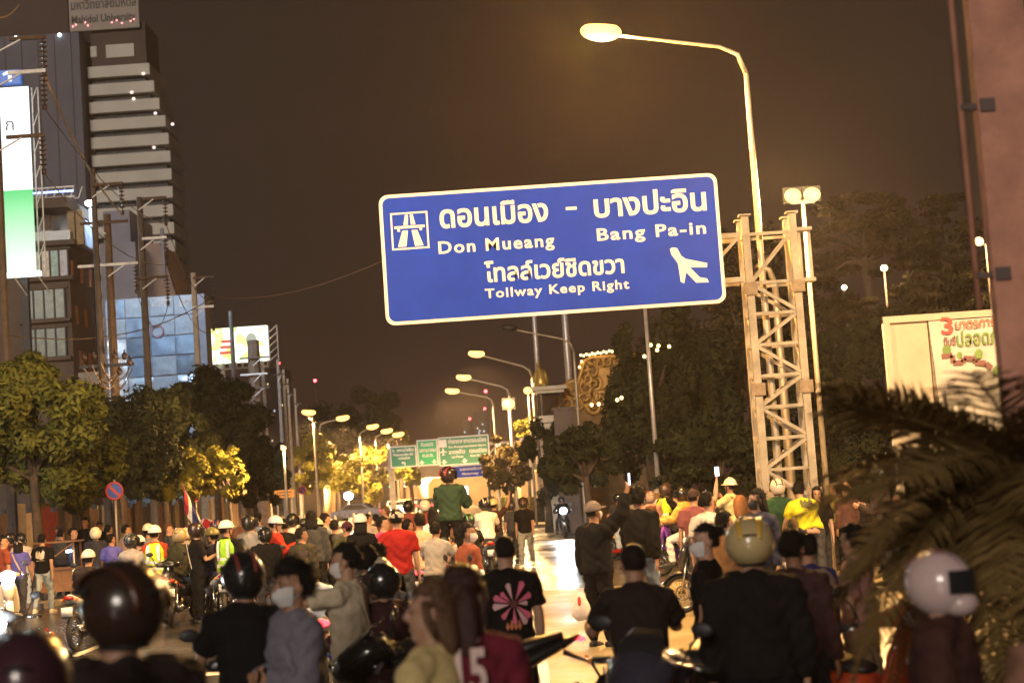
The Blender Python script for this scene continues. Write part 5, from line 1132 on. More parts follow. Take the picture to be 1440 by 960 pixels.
def print_patch(kind, c, c2=None):
    def f(o, p):
        m = mat('print_%s_%02d%02d%02d' % (kind, *[int(x * 99) for x in c]), c, .7, var=.2, scale=20)
        bk = lambda x, z: p.S(x, -(.150 + .015 * math.cos(x * 8) - .18 * abs(x) * abs(x) * 4 - max(0, z - 1.3) * .25), z)
        def poly(pts, mm=m, name='shirt_print'): MB().add([bk(x, z) + p.fw * 0 for x, z in pts], [tuple(range(len(pts)))]).build(name, mm, o)
        if kind == 'block':
            poly([(-.10, 1.22), (-.10, 1.34), (-.06, 1.38), (-.05, 1.30), (-.02, 1.37), (.02, 1.31), (.06, 1.39), (.10, 1.34), (.09, 1.21), (.04, 1.18), (-.03, 1.2)])
            poly([(-.09, 1.155), (.09, 1.155), (.09, 1.165), (-.09, 1.165)])
        elif kind == 'flower':
            m2 = mat('print_dark_bloom', (.10, .02, .02), .7)
            for k in range(11):
                a = k * .571 + .2 * math.sin(k * 5); r0, r1 = .03, .10 + .05 * abs(math.sin(k * 2.3)); c_ = (0.02, 1.20)
                poly([(c_[0] + r0 * math.cos(a), c_[1] + r0 * math.sin(a)), (c_[0] + r1 * math.cos(a - .16), c_[1] + r1 * math.sin(a - .16) * 1.25), (c_[0] + r1 * 1.08 * math.cos(a), c_[1] + r1 * 1.35 * math.sin(a)), (c_[0] + r1 * math.cos(a + .16), c_[1] + r1 * math.sin(a + .16) * 1.25)], m if k % 3 else mat('print_petal_light', (.62, .36, .36), .7), 'petal')
            poly([(.02 + .03 * math.cos(k), 1.20 + .035 * math.sin(k)) for k in (0, 1, 2, 3, 4, 5)], m2, 'flower_centre')
            for k in range(4): poly([(-.05 + .03 * k, 1.02), (-.035 + .03 * k, 1.06 + .02 * (k % 2)), (-.02 + .03 * k, 1.02), (-.035 + .03 * k, .99)], mat('print_petal_orange', (.5, .16, .07), .7), 'petal')
        elif kind == 'number':
            me = text_mesh('15', 1, .03, ext=0); q = np.array([v.co[:] for v in me.vertices]); q[:, 0] -= q[:, 0].mean()
            me.vertices.foreach_set('co', np.array([bk(x * .165 + .02, 1.235 + y * .245) - p.fw * .012 for x, y, _ in q], np.float32).ravel()); me.update(); x = put('shirt_number', me, m, o); x['kind'] = 'stuff'
            for k in range(3): poly([(-.06 + .04 * k, 1.43), (-.03 + .04 * k, 1.43), (-.03 + .04 * k, 1.45), (-.06 + .04 * k, 1.45)], mat('print_dim', (.16, .06, .06), .7))
    return f
# ------------------------------------------------------------------ motorcycles
BK = {}
def bike_parts():
    def wheel(sport):
        R0 = .245 if not sport else .235; r = .042 if not sport else .062
        t = MB().ring((0, 0, 0), R0, r, 'X', 30, 8).mesh('tyre'); m = MB().ring((0, 0, 0), R0 - r * .75, .016, 'X', 30, 6)
        m2 = MB()
        n = 18 if not sport else 5
        for k in range(n):
            a = 2 * math.pi * k / n; q = (0, (R0 - .04) * math.cos(a), (R0 - .04) * math.sin(a)); h = ((.03 if k % 2 else -.03) if not sport else 0, .03 * math.cos(a), .03 * math.sin(a))
            m2.tube([h, q], .0035 if not sport else [.022, .014], 5)
        m2.tube([(-.05, 0, 0), (.05, 0, 0)], .045, 12); m2.ring((.045, 0, 0), .10, .012, 'X', 20, 5, .3)
        return t, m.mesh('rim'), m2.mesh('spokes')
    BK['wheel'] = wheel(False); BK['wheel_s'] = wheel(True)
    def fender(y, z, R0, a0, a1, w_=.065):
        v_ = []; n = 9
        for i in range(n):
            a = rad(a0 + (a1 - a0) * i / (n - 1))
            for j in range(5):
                b = -1 + j / 2; rr = R0 - .035 * b * b; v_.append((b * w_, y + rr * math.cos(a), z + rr * math.sin(a)))
        return MB().add(v_, [(i * 5 + j, i * 5 + j + 1, (i + 1) * 5 + j + 1, (i + 1) * 5 + j) for i in range(n - 1) for j in range(4)])
    def mir(sg, y, z, x):
        m = MB(); m.tube([(sg * x, y, z), (sg * (x + .05), y - .01, z + .12), (sg * (x + .09), y - .03, z + .17)], .007, 6)
        m.ell((sg * (x + .10), y - .03, z + .20), (.062, .014, .040), None, 14, 8); return m.mesh('mirror')
    # underbone scooter
    S = {}
    S['fork'] = (MB().tube([(-.07, .64, .28), (-.06, .50, .80)], .020).tube([(.07, .64, .28), (.06, .50, .80)], .020).tube([(0, .50, .78), (0, .40, 1.0)], .03), 'chrome')
    S['front_fender'] = (fender(.64, .285, .325, 25, 165), 'body')
    S['leg_shield'] = (MB().tube([(0, .47, .98), (0, .43, .82), (0, .36, .62), (0, .30, .42), (0, .28, .30)], [(.07, .05), (.15, .05), (.19, .045), (.20, .045), (.15, .04)], 16, ref=(1, 0, 0)), 'body')
    S['front_fairing'] = (MB().tube([(0, .58, .58), (0, .60, .72), (0, .55, .88), (0, .48, .98)], [(.04, .05), (.10, .07), (.12, .07), (.08, .05)], 16, ref=(1, 0, 0)), 'body')
    S['handlebar_cover'] = (MB().tube([(-.20, .36, 1.03), (-.09, .42, 1.04), (0, .45, 1.06), (.09, .42, 1.04), (.20, .36, 1.03)], [(.03, .03), (.06, .06), (.075, .08), (.06, .06), (.03, .03)], 12), 'body')
    S['handlebar'] = (MB().tube([(-.36, .30, 1.02), (-.18, .37, 1.03), (.18, .37, 1.03), (.36, .30, 1.02)], .012), 'chrome')
    for sg in (-1, 1): S['grip' + str(sg)] = (MB().tube([(sg * .27, .335, 1.025), (sg * .37, .295, 1.02)], .019), 'black'); S['lever' + str(sg)] = (MB().tube([(sg * .25, .37, 1.03), (sg * .36, .345, 1.01)], .006), 'chrome')
    S['headlight'] = (MB().ell((0, .535, 1.03), (.085, .035, .055), None, 16, 8), 'head')
    S['frame'] = (MB().tube([(0, .42, .75), (0, .20, .48), (0, -.15, .55), (0, -.5, .66)], .04), 'dark')
    S['body_panel'] = (MB().tube([(0, .08, .58), (0, -.15, .61), (0, -.45, .68), (0, -.72, .78), (0, -.80, .82)], [(.12, .10), (.155, .10), (.14, .085), (.09, .055), (.04, .03)], 16, ref=(1, 0, 0)), 'body')
    S['seat'] = (MB().tube([(0, .10, .70), (0, -.08, .72), (0, -.30, .745), (0, -.55, .79), (0, -.68, .80)], [(.07, .03), (.125, .05), (.135, .055), (.12, .05), (.07, .03)], 16, ref=(1, 0, 0)), 'seat')
    S['engine'] = (MB().tube([(0, .25, .36), (0, .10, .35), (0, -.10, .34), (0, -.2, .36)], [.07, .10, .12, .09], 12).ell((.13, .0, .34), (.04, .12, .10)).ell((-.13, -.02, .34), (.04, .14, .11)), 'metal')
    S['exhaust'] = (MB().tube([(.06, .22, .28), (.13, .05, .22), (.16, -.25, .26), (.17, -.40, .30), (.175, -.85, .36), (.175, -.88, .365)], [.018, .02, .025, .045, .05, .03], 10), 'chrome')
    S['swingarm'] = (MB().bar((-.09, -.1, .33), (-.09, -.62, .29), .03, .05).bar((.09, -.1, .33), (.09, -.62, .29), .03, .05), 'dark')
    for sg in (-1, 1): S['shock' + str(sg)] = (MB().tube([(sg * .11, -.56, .32), (sg * .11, -.53, .42), (sg * .11, -.46, .64)], [.016, .030, .026], 10), 'chrome')
    S['rear_fender'] = (MB().tube([(0, -.66, .70), (0, -.82, .66), (0, -.92, .50)], [(.07, .02), (.08, .015), (.075, .01)], 10, ref=(1, 0, 0)), 'dark')
    S['tail_light'] = (MB().ell((0, -.815, .795), (.085, .03, .035), None, 14, 7), 'tail')
    for sg in (-1, 1): S['turn_signal' + str(sg)] = (MB().ell((sg * .115, -.79, .765), (.030, .025, .022), None, 10, 6), 'amber')
    S['number_plate'] = (MB().box((0, -.905, .60), (.17, .008, .13)), 'plate')
    S['foot_peg'] = (MB().tube([(-.28, .20, .27), (.28, .20, .27)], .016), 'black')
    S['side_stand'] = (MB().tube([(-.10, .08, .28), (-.22, .04, .01)], .013), 'dark')
    BK['scooter'] = ({k: (m.mesh(k.rstrip('-1')), c) for k, (m, c) in S.items()}, ((0, .64, .285), (0, -.62, .285)), 'wheel', (.30, .37, 1.03))
    # sport bike
    S = {}
    S['fork'] = (MB().tube([(-.09, .70, .29), (-.09, .44, .98)], .027).tube([(.09, .70, .29), (.09, .44, .98)], .027), 'chrome')
    S['front_fender'] = (fender(.70, .295, .335, 20, 150, .075), 'body')
    S['front_fairing'] = (MB().tube([(0, .78, .80), (0, .70, .86), (0, .55, .95), (0, .42, .98)], [(.05, .05), (.14, .10), (.19, .13), (.17, .08)], 18, ref=(1, 0, 0)), 'body')
    S['side_fairing'] = (MB().tube([(0, .58, .74), (0, .40, .62), (0, .15, .48), (0, -.05, .40)], [(.17, .14), (.21, .20), (.19, .17), (.12, .08)], 18, ref=(1, 0, 0)), 'accent')
    S['windscreen'] = (MB().tube([(0, .62, 1.00), (0, .53, 1.10), (0, .44, 1.17)], [(.12, .02), (.13, .015), (.08, .008)], 14, ref=(1, 0, 0)), 'visor')
    S['fuel_tank'] = (MB().tube([(0, .40, .86), (0, .28, .90), (0, .08, .90), (0, -.12, .80)], [(.10, .07), (.165, .13), (.17, .13), (.09, .07)], 18, ref=(1, 0, 0)), 'body')
    S['seat'] = (MB().tube([(0, -.02, .80), (0, -.2, .79), (0, -.38, .82)], [(.08, .03), (.14, .045), (.12, .04)], 14, ref=(1, 0, 0)), 'seat')
    S['pillion_seat'] = (MB().tube([(0, -.36, .87), (0, -.52, .92), (0, -.74, .98)], [(.12, .04), (.12, .045), (.07, .025)], 14, ref=(1, 0, 0)), 'seat')
    S['tail_fairing'] = (MB().tube([(0, -.15, .72), (0, -.45, .80), (0, -.72, .91), (0, -.86, .96)], [(.13, .07), (.12, .06), (.09, .04), (.03, .015)], 16, ref=(1, 0, 0)), 'body')
    S['handlebar'] = (MB().tube([(-.34, .30, .96), (-.12, .42, .99), (.12, .42, .99), (.34, .30, .96)], .013), 'chrome')
    for sg in (-1, 1): S['grip' + str(sg)] = (MB().tube([(sg * .24, .35, .975), (sg * .35, .295, .96)], .020), 'black'); S['lever' + str(sg)] = (MB().tube([(sg * .22, .39, .98), (sg * .34, .35, .955)], .006), 'chrome')
    for sg in (-1, 1): S['headlight' + str(sg)] = (MB().ell((sg * .075, .76, .87), (.055, .03, .035), None, 14, 7), 'head')
    S['instrument_panel'] = (MB().box((0, .46, 1.03), (.16, .03, .08)), 'dark')
    S['engine'] = (MB().tube([(0, .28, .42), (0, .05, .40), (0, -.16, .42)], [.13, .17, .12], 12).ell((.17, .0, .42), (.05, .12, .11)), 'metal')
    S['frame'] = (MB().bar((-.12, .40, .80), (-.14, -.18, .52), .05, .09).bar((.12, .40, .80), (.14, -.18, .52), .05, .09), 'dark')
    S['exhaust'] = (MB().tube([(.10, .3, .30), (.14, .0, .22), (.17, -.30, .32), (.20, -.45, .42), (.22, -.85, .58), (.22, -.88, .59)], [.022, .024, .03, .055, .06, .04], 12), 'chrome')
    S['swingarm'] = (MB().bar((-.12, -.12, .42), (-.12, -.68, .30), .035, .06).bar((.12, -.12, .42), (.12, -.68, .30), .035, .06), 'metal')
    S['shock'] = (MB().tube([(0, -.3, .38), (0, -.24, .70)], .04, 10), 'amber')
    S['rear_fender'] = (MB().tube([(0, -.74, .86), (0, -.92, .78), (0, -1.0, .62)], [(.05, .02), (.06, .012), (.06, .008)], 10, ref=(1, 0, 0)), 'dark')
    S['rear_hugger'] = (fender(-.68, .295, .34, 60, 200, .085), 'dark')
    S['tail_light'] = (MB().ell((0, -.865, .94), (.065, .03, .022), None, 14, 7), 'tail')
    for sg in (-1, 1): S['turn_signal' + str(sg)] = (MB().ell((sg * .12, -.90, .80), (.035, .02, .018), None, 10, 6), 'amber')
    S['number_plate'] = (MB().box((0, -1.0, .68), (.17, .008, .13)), 'plate')
    S['foot_peg'] = (MB().tube([(-.26, -.18, .38), (.26, -.18, .38)], .014), 'black')
    BK['motorcycle'] = ({k: (m.mesh(k.rstrip('-1')), c) for k, (m, c) in S.items()}, ((0, .70, .297), (0, -.68, .297)), 'wheel_s', (.26, .48, .98))
    for sg in (-1, 1): BK['mirror' + str(sg)] = mir(sg, 0, 0, 0)
TAILOFF = mat('tail_lens', (.35, .01, .01), .2, var=0, coat=1); TAILON = glow('tail_light_on', (1, .03, .04), 6); AMB = mat('amber_lens', (.6, .2, .02), .2, var=0, coat=1)
HEADOFF = mat('headlight_glass', (.65, .65, .68), .1, var=0, coat=1); HEADON = glow('headlight_on', (.9, .95, 1), 70); PLATE = mat('plate_white', (.7, .7, .68), .5, var=.1); SEATM = mat('seat_vinyl', (.018, .017, .017), .45, var=.2, bump=.2)
ENG = mat('engine_metal', (.20, .20, .20), .4, .8, var=.3)
def bike(kind, x, y, yaw, label, body, accent=None, head=0, tail=False, lean=0., group='motorcycles among the crowd', cat='motorcycle'):
    parts, wheels, wk, mir = BK[kind]; o = thing(kind, label, cat, (x, y, 0), rad(yaw), group); o.rotation_euler[1] = rad(lean)
    mm = {'body': paint(body), 'accent': paint(accent or body), 'chrome': CHROME, 'black': BLACK, 'dark': DARKM, 'seat': SEATM, 'metal': ENG, 'head': HEADON if head else HEADOFF, 'tail': TAILON if tail else TAILOFF, 'amber': AMB, 'plate': PLATE, 'visor': VIS}
    for k, (me, c) in parts.items(): put(k.rstrip('-1'), me, mm[c], o)
    t, r, s = BK[wk]
    for c in wheels:
        w_ = put('wheel', t, BLACK, o, M4.Translation(c)); w_.name = 'wheel'; put('rim', r, CHROME, w_); put('spokes', s, CHROME, w_)
    if head: MB().ell((0, .60, 1.0), (.12, .05, .12), None, 16, 9).build('headlight_lens', HEADON, o, True)
    for sg in (-1, 1): put('mirror', BK['mirror%d' % sg], DARKM, o, M4.Translation((sg * mir[0] * .7, mir[1] - .08, mir[2])))
    if head: light(o, 'SPOT', (0, .84, 1.0), head, (.85, .93, 1), (0, 1, -.10), .05, 70, .5)
    return o
def rider(px, py, D, pose, yaw, label, bk, body, blabel, dy=.06, accent=None, head_on=0, tail=False, blean=0., **kw):
    o = person(px, py, D, pose, yaw, label, **kw); a = rad(yaw)
    f = V((-math.sin(a), math.cos(a), 0)) * dy
    bike(bk, o.location.x + f.x, o.location.y + f.y, yaw, blabel, body, accent, head_on, tail, blean)
    return o
# ------------------------------------------------------------------ the crowd
BLK = (.009, .0085, .009); NAVY = (.03, .035, .06); DEN = (.14, .19, .28); LDEN = (.34, .42, .55); GREY = (.16, .15, .15); KHA = (.26, .19, .11); WHT = (.74, .72, .68); PUR = (.10, .10, .42); MAR = (.16, .02, .035)
RED_ = (.28, .018, .016); CRM = (.58, .48, .34); OLV = (.08, .08, .035); GRN_ = (.03, .065, .035); PINK = (.62, .10, .22); BRN = (.22, .08, .05); DGR = (.05, .05, .055); TAN = (.40, .27, .16)
CR_ = []
def P_(*a, **k): CR_.append(('p', a, k))
def R_(*a, **k): CR_.append(('r', a, k))
# --- front rows, out of focus
P_(163, 787, 5.4, 'standL', 28, 'man in a dark glossy open helmet and dark jacket, biggest at lower left', top=('jacket', (.03, .022, .02)), head=('helmet', (.035, .018, .012), (.10, .03, .015), False, 1), fine=True)
P_(38, 884, 4.6, 'stand', 5, 'person in a dark maroon helmet in the bottom left corner', top=('jacket', (.04, .02, .025)), head=('helmet', (.06, .02, .03), None, False), fine=True, skin=1)
R_(340, 774, 9.7, 'astride', 14, 'rider in a black helmet with shiny visor and plain black T-shirt, seen from behind', 'scooter', (.03, .03, .032), 'black scooter under the rider in a black T-shirt at lower left', dy=.12, top=('tee', BLK), bot=('trousers', DGR), head=('helmet', (.012, .012, .012), (.25, .05, .04)), fine=True)
P_(408, 787, 9.0, 'cross', 118, 'man in a white face mask and faded blue grey jacket looking left', top=('jacket', (.17, .16, .20)), bot=('trousers', BLK), head=('hair_puff', None), mask=MASKM, fine=True, skin=1)
P_(484, 762, 11.6, 'handhead', 70, 'man in a cream shirt with one bare arm raised to his head', top=('tee', CRM), bot=('trousers', KHA), head=('hair_short', None), mask=MASKM, fine=True, stripe=(.5, .40, .28))
P_(531, 782, 14, 'seat', 30, 'person in a cream helmet hidden behind the black helmeted rider of the blue motorcycle', top=('long', GREY), head=('helmet', (.62, .52, .38)), fine=True)
R_(534, 791, 11.8, 'seatL', 40, 'rider in a black helmet and dark maroon jacket on the blue motorcycle', 'motorcycle', (.02, .03, .35), 'blue motorcycle low in front of the dark jacketed rider', dy=-.05, accent=(.025, .04, .42), top=('jacket', (.05, .02, .022)), bot=('trousers', BLK), head=('helmet', (.015, .014, .014), None), fine=True, skin=1)  # maroon light on the black jacket is put into its cloth colour
P_(601, 812, 6.6, 'standL', 60, 'woman with brown hair in a pale yellow shirt, half hidden by the number 15 jersey', top=('tee', (.62, .48, .22)), head=('hair_bob', HAIRB), fine=True, wide=.93)
P_(650, 790, 6.7, 'standR', 4, 'long haired woman in a maroon jersey with a white number 15', top=('tee', MAR), head=('hair_long', HAIRR), fine=True, wide=.95, prn=print_patch('number', (.75, .55, .50)))
P_(708, 751, 12.6, 'stand', 8, 'man in a black T-shirt with a big pink flower print on the back', top=('tee', BLK), bot=('trousers', BLK), head=('hair_buzz', None), fine=True, prn=print_patch('flower', (.60, .12, .20)), wide=1.08)
P_(888, 761, 10.6, 'seat', 4, 'cropped haired man in a black shirt sitting just behind the shiny black motorcycle', top=('tee', (.022, .018, .016)), bot=('trousers', BLK), head=('hair_buzz', None), fine=True, skin=1, wide=1.05)
P_(988, 734, 11.6, 'standL', 72, 'woman in a white face mask with tied back hair looking left', top=('tee', BLK), head=('hair_bun', None), mask=MASKM, fine=True, wide=.95)
P_(1051, 726, 9.3, 'stand', -6, 'big man in a yellowish cream helmet and black shirt, seen from behind', top=('long', (.014, .012, .012)), bot=('trousers', BLK), head=('helmet', (.55, .42, .20), (.65, .40, .05), False), fine=True, wide=1.12)
P_(1316, 772, 6.9, 'stand', -112, 'person in a pinkish white full face helmet turned right, at lower right behind the palm', top=('jacket', (.07, .03, .025)), bot=('trousers', BLK), head=('full_helmet', (.66, .50, .48), (.30, .10, .10)), fine=True)
P_(1500, 752, 5.2, 'stand', 20, 'person in a tan long sleeved shirt cut off by the right edge', top=('long', (.30, .15, .10)), head=('hair_short', None), fine=True, skin=1)
P_(1112, 742, 10.5, 'stand', -30, 'dark haired person behind the big man in the cream helmet, to his right', top=('long', (.06, .03, .03)), head=('hair_short', None), fine=True, skin=2)
P_(1132, 748, 12.5, 'stand', 10, 'person in a dark blue top seen through the palm fronds', top=('tee', (.03, .035, .12)), head=('hair_short', None), skin=1, pack=(.22, .16, .12))
P_(1196, 735, 11.5, 'hips', 60, 'person in a dusty pink shirt with bare arms seen through the palm fronds', top=('tee', (.36, .20, .17)), bot=('shorts', KHA), head=('hair_bun', None), skin=0)
P_(657, 734, 19.5, 'standR', -60, 'masked person in a rusty brown top in front of the white scooter', top=('long', (.24, .07, .04)), bot=('trousers', DGR), head=('hair_short', None), mask=MASKM, skin=1)
# --- middle, right of the road
P_(834, 703, 20.2, 'up', -38, 'man in a dark jacket and cap raising a phone high, with a plastic bag', top=('jacket', (.010, .010, .011)), bot=('trousers', BLK), head=('cap', (.16, .13, .12)), mask=MASKM, skin=2, ph=(1, 'grey phone held high against the dark trees', -40))
P_(896, 684, 22.5, 'walk', -28, 'tall walker with puffed out hair, black jacket, blue jeans and white shoes', top=('jacket', BLK), bot=('trousers', DEN), head=('hair_puff', None), shoe=WHT, skin=1, mask=MASKM)
P_(735, 698, 41, 'walk', 172, 'man in a black T-shirt and pale jeans walking toward the camera across the crossing', top=('tee', BLK), bot=('trousers', (.24, .25, .25)), head=('helmet', (.05, .025, .02), None, False), mask=MASKB, shoe=WHT, skin=1)
P_(914, 690, 37, 'walk2', -10, 'woman in a pale pink jacket with a dark backpack and red trousers', top=('long', (.52, .30, .26)), bot=('wide', (.42, .03, .05)), head=('helmet', (.45, .35, .3), (.3, .05, .05)), pack=(.16, .07, .05), wide=.95)
R_(936, 678, 38, 'seat', -60, 'motorcyclist in a yellow vest and dark helmet, right of the pink jacket', 'scooter', (.05, .05, .06), 'dark scooter of the rider in the yellow vest, right of the pink jacket', top=('tee', BLK), head=('helmet', (.05, .03, .025)), vest=True, skin=1)
R_(882, 688, 42, 'seatL', 62, 'rider in a grey T-shirt and pale jeans on a parked scooter behind the tall walker', 'scooter', (.55, .40, .08), 'yellowish scooter behind the tall walker with puffed out hair', top=('tee', (.28, .27, .26)), bot=('trousers', LDEN), head=('half_helmet', (.02, .02, .02)), shoe=RED_)
P_(868, 693, 44, 'stand', 160, 'person in dark clothes with a black helmet far back left of the tall walker', top=('long', DGR), head=('helmet', (.02, .02, .02)), skin=1)
P_(905, 687, 46, 'standL', 100, 'far person in a red and white cap behind the pink jacket', top=('tee', GREY), head=('cap', (.4, .08, .06)), skin=1)
R_(957, 683, 33.5, 'seat', 66, 'rider in an orange jacket and shiny black helmet on the purple scooter', 'scooter', (.22, .05, .40), 'purple scooter standing side on, right of the red trousers', accent=(.2, .05, .4), top=('jacket', (.62, .36, .10)), bot=('trousers', WHT), head=('helmet', (.012, .012, .014)))
P_(974, 686, 25.5, 'up', -12, 'man in a maroon T-shirt holding a lit phone above his head', top=('tee', (.20, .07, .07)), bot=('trousers', DGR), head=('cap', (.05, .03, .03)), skin=0, ph=(1, 'lit phone held above the head by the man in a maroon T-shirt', -10))
P_(994, 690, 21.5, 'standR', -12, 'man with black hair in a white shirt left of the white hard hat', top=('tee', (.56, .52, .46)), bot=('trousers', NAVY), head=('hair_short', None))
P_(1025, 671, 34, 'film', 48, 'man in a white hard hat and yellow shirt filming with a lit phone', top=('tee', (.62, .55, .30)), bot=('trousers', DGR), head=('hard_hat', (.78, .70, .58)), pack=(.2, .10, .05), skin=1, ph=(0, 'bright phone screen beside the white hard hat', 40, 90))
P_(1018, 717, 17, 'stand', -50, 'dark haired man looking right behind the cream helmet', top=('tee', (.30, .15, .06)), head=('hair_short', None), skin=1)
P_(1062, 686, 19.5, 'standR', 150, 'woman in a black face mask and dark blue top left of the lattice tower', top=('long', (.028, .03, .055)), head=('hair_bob', None), mask=MASKB, skin=0, wide=.94)
P_(1092, 672, 28.3, 'stand', 8, 'person in a dark green shirt and black and white swirled helmet at the tower foot', top=('tee', (.025, .06, .03)), bot=('trousers', DEN), head=('helmet', (.55, .48, .40), (.03, .03, .03)), skin=1)
P_(1122, 679, 27.5, 'bend', 12, 'person bending forward in a bright yellow T-shirt at the foot of the lattice tower', top=('tee', (.66, .58, .03)), bot=('trousers', DGR), head=('hair_short', None), prn=print_patch('block', (.12, .11, .04)))
P_(1148, 683, 27.5, 'stand', 172, 'young person facing the camera right of the yellow T-shirt', top=('tee', BLK), head=('hair_bob', None), wide=.9)
P_(1170, 678, 32, 'standL', 60, 'dark haired person in olive right of the young face', top=('tee', (.2, .17, .06)), head=('hair_short', None), skin=1)
P_(1188, 678, 31, 'stand', 30, 'person in a tan knitted cap near the right trees', top=('long', (.10, .05, .04)), head=('cap', (.38, .22, .12)), skin=1)
P_(1235, 655, 27, 'phone', 60, 'person in a shiny black helmet standing by the dark trees at right', top=('long', (.04, .03, .025)), head=('helmet', (.012, .012, .012)), skin=1)
P_(1262, 690, 27, 'standR', 120, 'person in dark clothes half lost behind the palm fronds at right', top=('long', (.05, .025, .02)), head=('hair_short', None), skin=2)
# --- centre
R_(630, 655, 27.5, 'standup', -14, 'rider standing up on his footpegs in a green jacket and red and black helmet, filming', 'scooter', (.50, .50, .52), 'white scooter under the standing rider, its tail lit brightly', dy=.3, top=('jacket', (.035, .062, .035)), bot=('trousers', (.014, .014, .015)), head=('helmet', (.025, .015, .015), (.42, .03, .03), True, 1), zoff=.62, skin=1, ph=(1, 'phone held by the standing rider in the green jacket', -30))
R_(681, 699, 37, 'astride', 6, 'rider in a white shirt and dark striped helmet, seen from behind', 'scooter', (.40, .42, .45), 'pale scooter of the rider in the white shirt', dy=.1, top=('tee', WHT), bot=('trousers', DGR), head=('helmet', (.02, .02, .022), (.5, .48, .45)))
P_(694, 700, 41, 'up', -20, 'person in a yellowish helmet with a hand up behind the white shirted rider', top=('tee', (.05, .03, .02)), head=('half_helmet', (.66, .56, .26)), skin=1)
P_(658, 722, 31, 'seat', 14, 'person in a black helmet with a green swirl below the standing rider', top=('tee', BLK), head=('helmet', (.012, .014, .012), (.03, .28, .06)))
P_(643, 716, 32, 'standL', 30, 'person in a brown cap just right of the standing rider', top=('tee', (.10, .06, .04)), head=('cap', (.12, .07, .04)), skin=1)
P_(557, 715, 23, 'stand', -8, 'man in a red T-shirt and white cap with his back to the camera', top=('tee', RED_), bot=('trousers', DGR), head=('cap', (.66, .58, .46), 'hair_short'), wide=1.05)
R_(589, 721, 26, 'seatL', -20, 'rider in a beige shirt on the blue scooter, right of the red T-shirt', 'scooter', (.03, .06, .40), 'blue scooter right of the man in the red T-shirt', top=('tee', (.50, .36, .22)), bot=('trousers', LDEN), head=('hair_short', None), skin=1)
P_(608, 713, 29, 'stand', 12, 'woman in a bright white blouse left of the standing rider', top=('tee', (.78, .74, .66)), head=('hair_bob', None), wide=.93)
P_(573, 729, 26.5, 'standR', -20, 'person in a brown shirt half hidden behind the red T-shirt', top=('long', (.24, .07, .05)), head=('hair_short', None), skin=1)
P_(538, 725, 27.5, 'standR', -50, 'man in a pink polo shirt left of the red T-shirt', top=('tee', PINK), bot=('trousers', KHA), head=('hair_short', None))
P_(541, 711, 38, 'standL', 50, 'man with brown hair looking down behind the pink polo shirt', top=('long', (.25, .13, .09)), head=('hair_short', HAIRB))
P_(573, 703, 40, 'stand', 0, 'far rider in a black helmet behind the white cap', top=('long', (.20, .06, .05)), head=('helmet', (.02, .02, .02)))
P_(597, 702, 39, 'stand', 0, 'far rider in a white helmet left of the standing rider', top=('long', (.22, .06, .05)), head=('helmet', (.72, .66, .56), None, False))
P_(506, 721, 27, 'stand', 0, 'person in a large white half helmet and black shirt, back turned', top=('tee', BLK), bot=('trousers', DGR), head=('half_helmet', (.70, .66, .56), 'hair_bob'))
P_(487, 732, 27.5, 'standL', 10, 'person in an olive shirt and maroon cap left of the large white half helmet', top=('tee', OLV), head=('cap', (.06, .02, .03)), skin=1)
P_(517, 722, 37, 'standR', -30, 'person in a checked grey shirt behind the large white half helmet', top=('tee', (.34, .30, .27)), head=('hair_short', None))
P_(528, 722, 40, 'stand', 20, 'black haired person behind the pink polo shirt, far back', top=('tee', DGR), head=('hair_short', None), skin=1)
P_(457, 721, 33, 'phone1', -50, 'man in a grey vest looking right, in the middle left of the crowd', top=('tee', (.25, .27, .25)), bot=('trousers', DEN), head=('hair_short', None), ph=(1, 'phone held low by the man in the grey vest', -50))
P_(437, 718, 29.5, 'stand', 6, 'black haired man in a dark grey jacket, back turned, beside a cream helmet', top=('jacket', (.045, .042, .05)), bot=('trousers', BLK), head=('hair_bob', None))
P_(448, 727, 33, 'stand', 20, 'person in a cream half helmet right of the dark grey jacket', top=('tee', GREY), head=('half_helmet', (.64, .52, .32)), skin=1)
P_(411, 721, 34, 'stand', -24, 'person in a striped white shirt and black helmet with a phone light on it', top=('long', (.66, .58, .50)), bot=('trousers', DEN), head=('helmet', (.02, .02, .02)), ph=(1, 'phone glowing in front of the striped white shirt', 0))
P_(400, 729, 32, 'stand', 0, 'person in dark clothes beside the red shirted man in a white banded helmet', top=('long', BLK), head=('hair_short', None), skin=2)
P_(387, 724, 30, 'phone1', -72, 'man in a red shirt and black and white helmet looking at a bright phone', top=('long', (.34, .03, .02)), bot=('trousers', BLK), head=('half_helmet', (.45, .48, .55)), skin=1, ph=(1, 'bright phone held by the man in the red shirt', -72))
